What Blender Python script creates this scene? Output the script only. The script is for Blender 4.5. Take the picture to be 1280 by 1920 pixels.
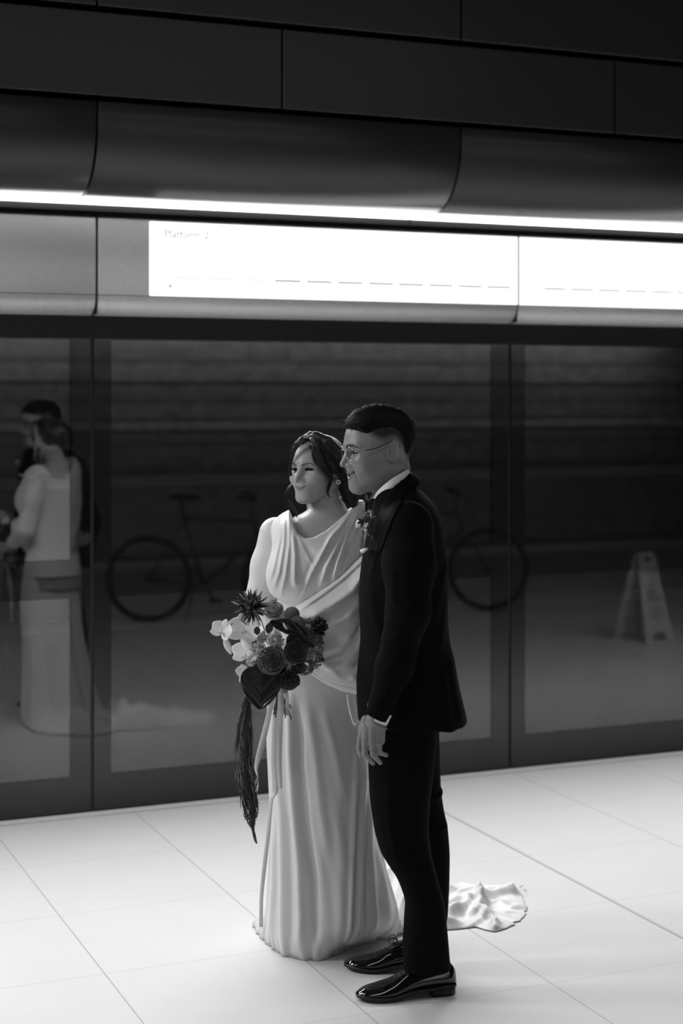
import bpy, bmesh, math, random
import numpy as np
from mathutils import Vector, Matrix
random.seed(7); RNG = np.random.default_rng(7)
for o in list(bpy.data.objects): bpy.data.objects.remove(o, do_unlink=True)
SC = bpy.context.scene; COL = SC.collection
# ------------------------------------------------------------------ camera
F, HOR, CH = 3030.0, 740.0, 1.75            # focal length in pixels, horizon row, camera height
YAW = math.radians(23.05)
CA, SA = math.cos(YAW), math.sin(YAW)
cam = bpy.data.objects.new('camera', bpy.data.cameras.new('camera')); COL.objects.link(cam)
cam.location = (0, 0, CH); cam.rotation_euler = (math.pi / 2, 0, -YAW)
cam.data.sensor_fit = 'VERTICAL'; cam.data.sensor_height = 36.0; cam.data.sensor_width = 24.0
cam.data.lens = 36.0 * F / 1920.0
cam.data.shift_y = -(960 - HOR) / 1920.0
cam.data.clip_end = 100; cam.data.clip_start = 0.05
cam.data.dof.use_dof = True; cam.data.dof.focus_distance = 4.9; cam.data.dof.aperture_fstop = 2.2
SC.camera = cam
# ------------------------------------------------------------------ world, exposure
SC.view_settings.view_transform = 'Standard'; SC.view_settings.look = 'None'
SC.view_settings.exposure = 0.0; SC.view_settings.gamma = 1.0; SC.view_settings.use_curve_mapping = False
SC.cycles.use_denoising = True; SC.cycles.max_bounces = 8; SC.cycles.sample_clamp_indirect = 6.0
w = bpy.data.worlds.new('world'); SC.world = w; w.use_nodes = True
w.node_tree.nodes['Background'].inputs[0].default_value = (.5, .5, .5, 1)
w.node_tree.nodes['Background'].inputs[1].default_value = 0.012
LED_POWER, SIGN_POWER = 6.0, 1.7
def area(name, loc, size, power, rot=(0, 0, 0), spread=180):
    l = bpy.data.lights.new(name, 'AREA'); l.shape = 'RECTANGLE'; l.size, l.size_y = size; l.energy = power
    l.spread = math.radians(spread)
    o = bpy.data.objects.new(name, l); o.location = loc; o.rotation_euler = rot; COL.objects.link(o); return o
# ceiling luminaires over the platform, plus an added left key and wall wash
area('ceiling_luminaire_light', (2.0, 2.6, 3.97), (6.0, 0.3), 8.0, spread=150)
area('added_left_key_light', (-1.6, 5.7, 3.1), (1.6, 0.5), 27.0, rot=(math.radians(-30), math.radians(-62), 0), spread=110)  # added key from off-frame left for the couple, not a station fitting
area('ceiling_luminaire_light', (-2.5, 4.6, 3.97), (3.0, 0.4), 14.0, spread=170)
area('added_wall_wash_light', (3.0, -2.6, 2.9), (16.0, 0.1), 165.0, rot=(math.radians(-50), 0, 0), spread=120)  # added wash, brightens the opposite wall for its reflection in the glass
# platform edge downlights: the beam of the linear light, aimed down and out over the platform
area('platform_edge_light', (1.5, 6.515, 2.515), (15.0, .03), 162.0, rot=(math.radians(-36), 0, 0), spread=100)
# ------------------------------------------------------------------ helpers
def mat(name, col=0.5, rough=0.5, metal=0.0, spec=0.5, ior=1.5, noise=None, bump=None, sheen=0, coat=0, vcol=False, emis=None, trans=0, aniso=0):
    """grey procedural material; noise=(scale, amount), bump=(scale, strength)"""
    m = bpy.data.materials.new(name); m.use_nodes = True; nt = m.node_tree; b = nt.nodes['Principled BSDF']
    b.inputs['Base Color'].default_value = (col, col, col, 1); b.inputs['Roughness'].default_value = rough
    b.inputs['Metallic'].default_value = metal; b.inputs['IOR'].default_value = ior
    b.inputs['Specular IOR Level'].default_value = spec
    b.inputs['Sheen Weight'].default_value = sheen; b.inputs['Coat Weight'].default_value = coat
    b.inputs['Transmission Weight'].default_value = trans
    if aniso: b.inputs['Anisotropic'].default_value = aniso
    if emis: b.inputs['Emission Color'].default_value = (1, 1, 1, 1); b.inputs['Emission Strength'].default_value = emis
    tc = nt.nodes.new('ShaderNodeTexCoord'); src = None
    if noise:
        n = nt.nodes.new('ShaderNodeTexNoise'); n.inputs['Scale'].default_value = noise[0]; n.inputs['Detail'].default_value = 4
        nt.links.new(tc.outputs['Object'], n.inputs['Vector'])
        r = nt.nodes.new('ShaderNodeMapRange'); r.inputs['From Min'].default_value = .3; r.inputs['From Max'].default_value = .7
        r.inputs['To Min'].default_value = col * (1 - noise[1]); r.inputs['To Max'].default_value = col * (1 + noise[1])
        nt.links.new(n.outputs['Fac'], r.inputs['Value']); src = r.outputs['Result']
    if vcol:
        a = nt.nodes.new('ShaderNodeAttribute'); a.attribute_name = 'tone'
        mu = nt.nodes.new('ShaderNodeMath'); mu.operation = 'MULTIPLY'
        nt.links.new(a.outputs['Fac'], mu.inputs[0])
        if src: nt.links.new(src, mu.inputs[1])
        else: mu.inputs[1].default_value = col
        src = mu.outputs[0]
    if src: nt.links.new(src, b.inputs['Base Color'])
    if bump:
        n = nt.nodes.new('ShaderNodeTexNoise'); n.inputs['Scale'].default_value = bump[0]; n.inputs['Detail'].default_value = 3
        nt.links.new(tc.outputs['Object'], n.inputs['Vector'])
        bp = nt.nodes.new('ShaderNodeBump'); bp.inputs['Strength'].default_value = bump[1]; bp.inputs['Distance'].default_value = .002
        nt.links.new(n.outputs['Fac'], bp.inputs['Height']); nt.links.new(bp.outputs['Normal'], b.inputs['Normal'])
    return m
def emit(name, s):
    m = bpy.data.materials.new(name); m.use_nodes = True; nt = m.node_tree; nt.nodes.clear()
    e = nt.nodes.new('ShaderNodeEmission'); e.inputs[1].default_value = s; e.inputs[0].default_value = (1, 1, 1, 1)
    o = nt.nodes.new('ShaderNodeOutputMaterial'); nt.links.new(e.outputs[0], o.inputs[0]); return m
def link(o, parent=None, label=None, cat=None, group=None, kind=None):
    COL.objects.link(o)
    if parent: o.parent = parent
    return tag(o, label, cat, group, kind)
def tag(o, label=None, cat=None, group=None, kind=None):
    if label: o['label'] = label
    if cat: o['category'] = cat
    if group: o['group'] = group
    if kind: o['kind'] = kind
    return o
def empty(name, loc=(0, 0, 0), **k):
    o = bpy.data.objects.new(name, None); o.empty_display_size = .1; o.location = loc; return link(o, **k)
def mesh(name, V, Fc, m, parent=None, smooth=True, mats=None, fmat=None, tone=None, **k):
    """vertices are world coordinates; the parent keeps only a translation"""
    V = np.asarray(V, dtype=np.float64).reshape(-1, 3).copy()
    off = np.zeros(3); p = parent
    while p is not None: off += np.array(p.location); p = p.parent
    V -= off
    me = bpy.data.meshes.new(name)
    if isinstance(Fc, np.ndarray):
        n, q = Fc.shape
        me.vertices.add(len(V)); me.vertices.foreach_set('co', V.astype(np.float32).ravel())
        me.loops.add(n * q); me.loops.foreach_set('vertex_index', Fc.astype(np.int32).ravel())
        me.polygons.add(n); me.polygons.foreach_set('loop_start', np.arange(0, n * q, q, dtype=np.int32))
        me.update(calc_edges=True)
    else:
        me.from_pydata([tuple(v) for v in V], [], [tuple(int(i) for i in f) for f in Fc]); me.update()
    me.validate()
    for mm in (mats or [m]): me.materials.append(mm)
    if fmat is not None and len(fmat) == len(me.polygons): me.polygons.foreach_set('material_index', np.asarray(fmat, dtype=np.int32))
    if smooth: me.polygons.foreach_set('use_smooth', np.ones(len(me.polygons), dtype=bool))
    if tone is not None:
        a = me.attributes.new('tone', 'FLOAT', 'POINT'); a.data.foreach_set('value', np.asarray(tone, dtype=np.float32))
    o = bpy.data.objects.new(name, me); return link(o, parent=parent, **k)
class MB:
    """collects pieces into one mesh"""
    def __init__(s): s.V = []; s.F = []; s.M = []; s.n = 0
    def add(s, V, Fc, mi=0):
        V = np.asarray(V, float).reshape(-1, 3); s.V.append(V); s.F += [tuple(int(i) + s.n for i in f) for f in Fc]; s.M += [mi] * len(Fc); s.n += len(V); return s
    def box(s, x0, x1, y0, y1, z0, z1, mi=0, M=None):
        V = np.array([(x, y, z) for x in (x0, x1) for y in (y0, y1) for z in (z0, z1)], float)
        if M is not None: V = V @ np.array(M)[:3, :3].T + np.array(M)[:3, 3]
        return s.add(V, [(0, 1, 3, 2), (4, 6, 7, 5), (0, 4, 5, 1), (2, 3, 7, 6), (0, 2, 6, 4), (1, 5, 7, 3)], mi)
    def tube(s, P, r, n=8, mi=0, cap=True, flat=None):
        """tube along points P with radius r (number or list)"""
        P = np.asarray(P, float); N = len(P); r = np.full(N, r, float) if np.isscalar(r) else np.asarray(r, float)
        T = np.gradient(P, axis=0); T /= np.linalg.norm(T, axis=1)[:, None] + 1e-12
        u = np.cross(T[0], (0, 0, 1.0)); u = u if np.linalg.norm(u) > .05 else np.cross(T[0], (1.0, 0, 0)); V = []
        a = np.linspace(0, 2 * math.pi, n, endpoint=False)
        for i in range(N):
            u = u - T[i] * u.dot(T[i]); u /= np.linalg.norm(u) + 1e-12; v = np.cross(T[i], u)
            f = 1 if flat is None else flat
            V.append(P[i] + r[i] * (np.cos(a)[:, None] * u + f * np.sin(a)[:, None] * v))
        Fc = [(i * n + j, i * n + (j + 1) % n, (i + 1) * n + (j + 1) % n, (i + 1) * n + j) for i in range(N - 1) for j in range(n)]
        if cap: Fc += [tuple(range(n))[::-1], tuple((N - 1) * n + j for j in range(n))]
        return s.add(np.concatenate(V), Fc, mi)
    def loft(s, R, mi=0, closed=True, cap=True):
        """rings R[i][j] of equal length"""
        R = np.asarray(R, float); N, n = R.shape[:2]; m = n if closed else n - 1
        Fc = [(i * n + j, i * n + (j + 1) % n, (i + 1) * n + (j + 1) % n, (i + 1) * n + j) for i in range(N - 1) for j in range(m)]
        if cap and closed: Fc += [tuple(range(n))[::-1], tuple((N - 1) * n + j for j in range(n))]
        return s.add(R.reshape(-1, 3), Fc, mi)
    def ell(s, c, r, mi=0, nu=16, nv=10, M=None):
        V = [(0, 0, 1)] + [(math.sin(t) * math.cos(p), math.sin(t) * math.sin(p), math.cos(t)) for t in np.linspace(0, math.pi, nv + 1)[1:-1] for p in np.linspace(0, 2 * math.pi, nu, endpoint=False)] + [(0, 0, -1)]
        V = np.array(V) * np.array(r)
        if M is not None: V = V @ np.array(M).T
        V = V + np.array(c)
        Fc = [(0, 1 + j, 1 + (j + 1) % nu) for j in range(nu)]
        for i in range(nv - 2): Fc += [(1 + i * nu + j, 1 + (i + 1) * nu + j, 1 + (i + 1) * nu + (j + 1) % nu, 1 + i * nu + (j + 1) % nu) for j in range(nu)]
        l = len(V) - 1; b = 1 + (nv - 2) * nu; Fc += [(l, b + (j + 1) % nu, b + j) for j in range(nu)]
        return s.add(V, Fc, mi)
    def build(s, name, m, parent=None, smooth=True, mats=None, tone=None, **k):
        return mesh(name, np.concatenate(s.V), s.F, m, parent, smooth, mats, s.M if mats else None, tone, **k)
def bevel(o, w=.004, n=2):
    b = o.modifiers.new('b', 'BEVEL'); b.width = w; b.segments = n; b.limit_method = 'ANGLE'; return o
def boxo(name, a, b, m, parent=None, bv=0, **k):
    o = MB().box(a[0], b[0], a[1], b[1], a[2], b[2]).build(name, m, parent, smooth=False, **k)
    return bevel(o, bv) if bv else o
def spline(P, n):
    """Catmull-Rom resample of control points to n points"""
    P = np.asarray(P, float); 
    if P.ndim == 1: P = P[:, None]
    Q = np.vstack([2 * P[0] - P[1], P, 2 * P[-1] - P[-2]]); t = np.linspace(0, len(P) - 1 - 1e-9, n); i = t.astype(int); f = (t - i)[:, None]
    a, b, c, d = Q[i], Q[i + 1], Q[i + 2], Q[i + 3]
    return .5 * (2 * b + (c - a) * f + (2 * a - 5 * b + 4 * c - d) * f * f + (3 * b - a - 3 * c + d) * f ** 3)
def at(px, py, d):
    """world point seen at a pixel of the photograph, d metres along the view"""
    r = (px - 640) / F * d; return np.array([r * CA + d * SA, -r * SA + d * CA, CH - (py - HOR) / F * d])
def uvz(px, py, v, D):
    """figure frame: u to the right of the camera, v away from it (0 at distance D), z up"""
    d = D + v; return np.array([(px - 640) / F * d, v, CH - (py - HOR) / F * d])
def toworld(P, D):
    P = np.asarray(P, float); u, v, z = P[..., 0], P[..., 1] + D, P[..., 2]
    return np.stack([u * CA + v * SA, -u * SA + v * CA, z], -1)
# ================================================================== the setting
def floor_material():
    m = mat('terrazzo', .8, .42, spec=.35); nt = m.node_tree; b = nt.nodes['Principled BSDF']; L = nt.links; N = nt.nodes
    geo = N.new('ShaderNodeNewGeometry'); sep = N.new('ShaderNodeSeparateXYZ'); L.new(geo.outputs['Position'], sep.inputs[0])
    def M(op, a, c=None):
        n = N.new('ShaderNodeMath'); n.operation = op
        for i, x in enumerate((a, c)):
            if x is None: continue
            if isinstance(x, (int, float)): n.inputs[i].default_value = x
            else: L.new(x, n.inputs[i])
        return n.outputs[0]
    def joint(ax, off, per, width, soft):
        t = M('ADD', sep.outputs[ax], -off + per * 100 + per / 2); t = M('MODULO', t, per); t = M('ABSOLUTE', M('SUBTRACT', t, per / 2))
        r = N.new('ShaderNodeMapRange'); r.inputs['From Min'].default_value = width; r.inputs['From Max'].default_value = width + soft
        r.inputs['To Min'].default_value = 1; r.inputs['To Max'].default_value = 0; L.new(t, r.inputs['Value']); return r.outputs[0]
    jx = joint('X', 1.254, .6, .0010, .0014); jy = joint('Y', 4.178, .595, .0006, .0014); jd = joint('X', 3.0445, 3.6, .0023, .0015)
    vo = N.new('ShaderNodeTexVoronoi'); vo.inputs['Scale'].default_value = 130; vo.inputs['Randomness'].default_value = 1
    L.new(geo.outputs['Position'], vo.inputs['Vector'])
    ch = N.new('ShaderNodeMapRange'); ch.inputs['From Min'].default_value = .05; ch.inputs['From Max'].default_value = .16
    ch.inputs['To Min'].default_value = 1; ch.inputs['To Max'].default_value = 0; L.new(vo.outputs['Distance'], ch.inputs['Value'])
    wn = N.new('ShaderNodeSeparateColor'); L.new(vo.outputs['Color'], wn.inputs[0]); pick = M('GREATER_THAN', wn.outputs[0], .62)
    chip = M('MULTIPLY', M('MULTIPLY', ch.outputs[0], pick), .36)
    no = N.new('ShaderNodeTexNoise'); no.inputs['Scale'].default_value = 3.0; no.inputs['Detail'].default_value = 8; L.new(geo.outputs['Position'], no.inputs['Vector'])
    base = M('ADD', .63, M('MULTIPLY', no.outputs['Fac'], .08)); base = M('SUBTRACT', base, chip)
    k = M('SUBTRACT', 1, M('MAXIMUM', M('MULTIPLY', jx, .50), M('MAXIMUM', M('MULTIPLY', jy, .30), M('MULTIPLY', jd, .60))))
    L.new(M('MULTIPLY', base, k), b.inputs['Base Color']); return m
M_floor = floor_material()
M_frit = mat('black_printed_glass', .006, .03, ior=1.62)
M_panel = mat('dark_metal_cladding', .04, .30, metal=.3, noise=(60, .06))
M_fascia = mat('satin_metal_fascia', .62, .34, metal=.3, noise=(45, .04))
M_gap = mat('black_gap', .004, .7)
M_dark = mat('charcoal_paint', .05, .55)
M_ceil = mat('dark_ceiling_paint', .06, .7)
M_seal = mat('rubber_seal', .01, .5)
M_alu = mat('brushed_aluminium', .5, .3, metal=1)
M_led = emit('led_light', LED_POWER); M_sign = emit('lightbox_glow', SIGN_POWER); M_lum = emit('luminaire_glow', 2.5)
def pane_material():
    m = bpy.data.materials.new('clear_door_glass'); m.use_nodes = True; nt = m.node_tree; b = nt.nodes['Principled BSDF']
    b.inputs['Base Color'].default_value = (.93, .93, .93, 1); b.inputs['Transmission Weight'].default_value = 1; b.inputs['Roughness'].default_value = .0
    b.inputs['IOR'].default_value = 1.68; return m
M_pane = pane_material()
WY = 6.64                                        # plane of the platform screen doors
X0, X1 = -8.0, 14.0
s = dict(kind='structure')
boxo('floor', (X0, -3.2, -.1), (X1, WY + .02, 0), M_floor, **s)
boxo('ceiling', (X0, -3.2, 4.0), (X1, 6.2, 4.1), M_ceil, **s)
boxo('wall_left', (X0 - .1, -3.2, 0), (X0, 9.6, 4.1), M_dark, **s)
boxo('wall_right', (X1, -3.2, 0), (X1 + .1, 9.6, 4.1), M_dark, **s)
# opposite side of the platform: banded cladding
wb = empty('wall_back', (2, -3.1, 0), **s)
M_b = [mat('cladding_grey_%s' % n, c, .6, noise=(8, .3)) for n, c in (('deep', .15), ('mid', .21), ('light', .26), ('pale', .42))]
z = 0.0
for hgt, k in ((.12, 0), (.78, 1), (.1, 0), (.2, 1), (.05, 0), (.13, 1), (.09, 3), (.02, 0), (.16, 2), (.05, 0), (.14, 1), (.05, 0), (.18, 2), (.06, 0), (.3, 1), (.06, 0), (.3, 1), (1.25, 0)):
    boxo('cladding_band', (X0, -3.2, z), (X1, -3.1 + .01 * (k > 1), z + hgt), M_b[k], wb); z += hgt
# platform edge threshold
boxo('trim_1', (X0, WY - .062, -.02), (X1, WY + .02, .0015), mat('threshold_strip', .72, .35, noise=(30, .05)), bv=.001, **s)
boxo('trim_2', (X0, WY - .066, -.02), (X1, WY - .062, .0008), mat('threshold_joint', .12, .6), **s)
# beyond the glass: dark track side
tr = empty('wall_front', (2, 9.4, -1.2), **s)
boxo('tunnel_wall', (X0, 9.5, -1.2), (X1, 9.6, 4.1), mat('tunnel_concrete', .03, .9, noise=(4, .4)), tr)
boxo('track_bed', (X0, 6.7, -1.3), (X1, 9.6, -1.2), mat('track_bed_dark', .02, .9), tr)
for zz in (.35, 1.2, 2.2): boxo('cable_tray', (X0, 9.38, zz), (X1, 9.5, zz + .06), mat('cable_tray_grey', .08, .6), tr)
# platform screen doors: each leaf is printed glass round a clear pane
PW = 1.988; J0 = 1.691
for i in range(-4, 6):
    xa, xb = J0 + PW * i, J0 + PW * (i + 1)
    wd = empty('window_%d' % (i + 5), ((xa + xb) / 2, WY, 0), **s); a, b2 = xa + .0075, xb - .0075; y0, y1 = WY, WY + .03
    fr = MB()
    px0, px1, pz0, pz1 = xa + .082, xb - .092, .154, 1.98
    fr.box(a, px0, y0, y1, .012, 1.985); fr.box(px1, b2, y0, y1, .012, 1.985)
    fr.box(px0, px1, y0, y1, .012, pz0); fr.box(px0, px1, y0, y1, pz1, 1.985); fr.box(px0, px1, y0, y1, .90, 1.062)
    fr.build('printed_border', M_frit, wd, smooth=False)
    for q0, q1 in ((pz0, .90), (1.062, pz1)): boxo('glass_pane', (px0, y0 + .0003, q0), (px1, y1 - .01, q1), M_pane, wd)
    boxo('edge_seal', (xa - .0075, y0 + .006, .0), (xa + .0075, y1 + .02, 1.985), M_seal, wd)
    boxo('edge_trim', (xa - .0125, y0 + .001, .35), (xa - .0078, y0 + .0295, 1.98), M_alu, wd)
boxo('trim_8', (X0, WY - .004, 1.985), (X1, WY + .05, 2.079), M_gap, **s)
boxo('trim_3', (X0, WY + .004, 0), (X1, WY + .05, .012), M_seal, **s)
# header fascia with its rolled lower edge
FY = 6.56
fa = empty('trim_4', (2, FY, 2.08), **s)
def fascia_profile():
    P = [(WY + .05, 2.488), (FY + .012, 2.49), (FY, 2.482), (FY, 2.17)]
    for t in np.linspace(0, math.pi / 2, 9)[1:]: P.append((FY + .085 * (1 - math.cos(t)) , 2.165 - .085 * math.sin(t)))
    return P + [(WY + .05, 2.08)]
def extrude(prof, x0, x1):
    R = [[(x, y, zz) for y, zz in prof] for x in (x0, x1)]; return MB().loft(R)
for i in range(-4, 6):
    xa, xb = J0 + PW * i + .006, J0 + PW * (i + 1) - .006
    o = extrude(fascia_profile(), xa, xb).build('fascia_panel', M_fascia, fa); bevel(o, .002, 1)
    g = MB().box(xa - .012, xa, FY + .02, WY + .04, 2.085, 2.48); g.build('joint_gap', M_gap, fa, smooth=False)
boxo('fascia_groove', (X0, FY - .0006, 2.1625), (X1, FY + .004, 2.1645), M_gap, fa)
# lightbox signs, flush in the fascia
ink = emit('lightbox_ink_faint', .42); ink2 = emit('lightbox_ink_grey', .22); ink3 = emit('lightbox_ink_palest', .74)
def textmesh(body, size, x, z, m, parent, rot=0, name='lettering'):
    c = bpy.data.curves.new(name, 'FONT'); c.body = body; c.size = size; c.extrude = .0004; c.offset = .0008; c.align_x = 'LEFT'
    o = bpy.data.objects.new(name, c); COL.objects.link(o); dg = bpy.context.evaluated_depsgraph_get()
    me = bpy.data.meshes.new_from_object(o.evaluated_get(dg)); bpy.data.objects.remove(o)
    V = np.array([v.co[:] for v in me.vertices]); P = [tuple(p.vertices) for p in me.polygons]; ca, sa = math.cos(rot), math.sin(rot)
    W = np.stack([x + V[:, 0] * ca - V[:, 1] * sa, FY - .0045 + V[:, 2], z + V[:, 0] * sa + V[:, 1] * ca], -1)
    return mesh(name, W, P, m, parent, smooth=False)
J1 = J0 + PW
for k, (xa, xb, lab) in enumerate(((1.915, J1 - .004, 'glowing white platform sign reading Platform 2, left of the joint'), (J1 + .004, J1 + PW - .004, 'glowing white continuation of the platform sign at the right edge'))):
    sg = empty('platform_sign', ((xa + xb) / 2, FY, 2.16), label=lab, cat='sign', group='lightbox signs on the fascia')
    bevel(boxo('diffuser', (xa, FY - .004, 2.166), (xb, FY + .01, 2.478), M_sign, sg), .002, 1)
    if k == 0:
        textmesh('Platform 2', .047, 1.978, 2.413, ink, sg)
        MB().ell((2.005, FY - .0045, 2.208), (.0075, .0012, .0075)).build('station_dot', ink, sg)
        MB().box(2.47, 2.474, FY - .0052, FY - .0044, 2.178, 2.2).build('tick_mark', ink3, sg, smooth=False)
    for d in range(19):
        x = 2.03 + d * .1485
        if x < xa or x + .12 > xb: continue
        MB().box(x, x + .12, FY - .0052, FY - .0042, 2.2400, 2.2480).build('line_dash', ink2 if d > 2 else ink3, sg, smooth=False)
    for d in range(14):
        x = 1.99 + d * .2 + .03 * (d % 3)
        if x < xa or x + .14 > xb: continue
        L_ = .10 + .05 * ((d * 7) % 3); mb = MB(); n = int(L_ / .012)
        for q in range(n):
            t = q * .012; hh = .006 + .004 * ((q * 5 + d) % 3)
            M = Matrix.Translation((x + t * .82, 0, 2.29 + t * .57)) @ Matrix.Rotation(-.6, 4, 'Y')
            mb.box(0, .008, FY - .0052, FY - .0043, 0, hh, M=M)
        mb.build('slanted_lettering', ink3, sg, smooth=False)
boxo('sign_joint', (J1 - .004, FY - .0048, 2.166), (J1 + .004, FY + .004, 2.478), mat('sign_joint_grey', .10, .6), fa)
# linear light under the bulkhead
for xa, xb, lab in ((X0, 3.112, 'white linear light strip under the bulkhead, left of its small joint'), (3.112, X1, 'white linear light strip under the bulkhead, right of its small joint')):
    sl = empty('strip_light', ((xa + xb) / 2, 6.52, 2.55), label=lab, cat='light', group='linear lights over the platform edge')
    R = [[(x, 6.523 + .015 * math.cos(t), 2.548 + .015 * math.sin(t)) for t in np.linspace(0, 2 * math.pi, 12, endpoint=False)] for x in (xa + .006, xb - .006)]
    MB().loft(R).build('tube', M_led, sl)
    boxo('glare_lip', (xa + .002, 6.541, 2.508), (xb - .002, 6.546, 2.56), M_gap, sl)
    boxo('housing', (xa + .002, 6.535, 2.56), (xb - .002, 6.62, 2.60), M_gap, sl)
boxo('trim_5', (X0, 6.50, 2.60), (X1, 6.75, 2.62), M_gap, **s)
boxo('trim_6', (X0, 6.62, 2.48), (X1, 6.75, 2.62), M_dark, **s)
# bulkhead: rounded lower edge, two rows of flat cladding above
bk = empty('trim_7', (2, 6.25, 2.56), **s)
def cove():
    P = [(6.56, 2.91), (6.25, 2.91), (6.25, 2.85)]
    for t in np.linspace(0, math.pi / 2, 20)[1:]: P.append((6.25 + .26 * (1 - math.cos(t)), 2.85 - .29 * math.sin(t)))
    return P + [(6.535, 2.562), (6.56, 2.60)]
for i in range(-6, 8):
    xa, xb = 1.613 + 1.611 * i + .005, 1.613 + 1.611 * (i + 1) - .005
    bevel(extrude(cove(), xa, xb).build('rolled_panel', M_panel, bk), .002, 1)
    bevel(boxo('cladding_panel', (xa - .83, 6.25, 2.935), (xb - .83, 6.31, 3.262), M_panel, bk), .002, 1)
    bevel(boxo('upper_cladding_panel', (xa, 6.25, 3.29), (xb, 6.31, 3.995), M_panel, bk), .002, 1)
boxo('backing', (X0, 6.47, 2.66), (X1, 6.6, 4.0), M_gap, bk)
# luminaires in the ceiling over the platform
for x, y, lx, ly, lab in ((2.0, 2.6, 3.0, .15, 'long ceiling luminaire over the middle of the platform'), (-2.5, 4.6, 1.5, .2, 'short ceiling luminaire left of the couple')):
    t = empty('ceiling_light', (x, y, 4.0), label=lab, cat='light')
    boxo('frame', (x - lx - .03, y - ly - .03, 3.985), (x + lx + .03, y + ly + .03, 3.9995), M_gap, t)
    boxo('diffuser', (x - lx, y - ly, 3.978), (x + lx, y + ly, 3.986), M_lum, t)
# ================================================================== implicit modelling of bodies and cloth
def A(*v): return np.array(v, float)
def smin(a, b, k): h = np.maximum(k - np.abs(a - b), 0) / k; return np.minimum(a, b) - h * h * k * .25
def smax(a, b, k): return -smin(-a, -b, k)
def sph(P, c, r): return np.linalg.norm(P - A(*c), axis=1) - r
def elli(P, c, r, R=None):
    q = P - A(*c)
    if R is not None: q = q @ R
    r = A(*r); k0 = np.linalg.norm(q / r, axis=1); k1 = np.linalg.norm(q / (r * r), axis=1) + 1e-9; return k0 * (k0 - 1) / k1
def cone(P, a, b, ra, rb):
    a, b = A(*a), A(*b); ba = b - a; l2 = ba.dot(ba) + 1e-12; t = np.clip((P - a) @ ba / l2, 0, 1)
    return np.linalg.norm(P - a - t[:, None] * ba, axis=1) - (ra + (rb - ra) * t)
def chain(P, pts, rs, k=.01):
    d = None
    for i in range(len(pts) - 1):
        e = cone(P, pts[i], pts[i + 1], rs[i], rs[i + 1]); d = e if d is None else smin(d, e, k)
    return d
def rbox(P, c, hs, r, R=None):
    q = P - A(*c)
    if R is not None: q = q @ R
    q = np.abs(q) - (A(*hs) - r); return np.linalg.norm(np.maximum(q, 0), axis=1) + np.minimum(q.max(axis=1), 0) - r
def rot(ax, deg):
    return np.array(Matrix.Rotation(math.radians(deg), 3, ax))
def seg_d(Q, pts):
    """distance in a plane from Q (N,2) to a polyline, and the parameter along it 0..1"""
    pts = np.asarray(pts, float); best = np.full(len(Q), 1e9); tt = np.zeros(len(Q)); n = len(pts) - 1
    for i in range(n):
        a, b = pts[i], pts[i + 1]; ba = b - a; t = np.clip((Q - a) @ ba / (ba.dot(ba) + 1e-12), 0, 1)
        d = np.linalg.norm(Q - a - t[:, None] * ba, axis=1); m = d < best; best[m] = d[m]; tt[m] = (i + t[m]) / n
    return best, tt
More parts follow.
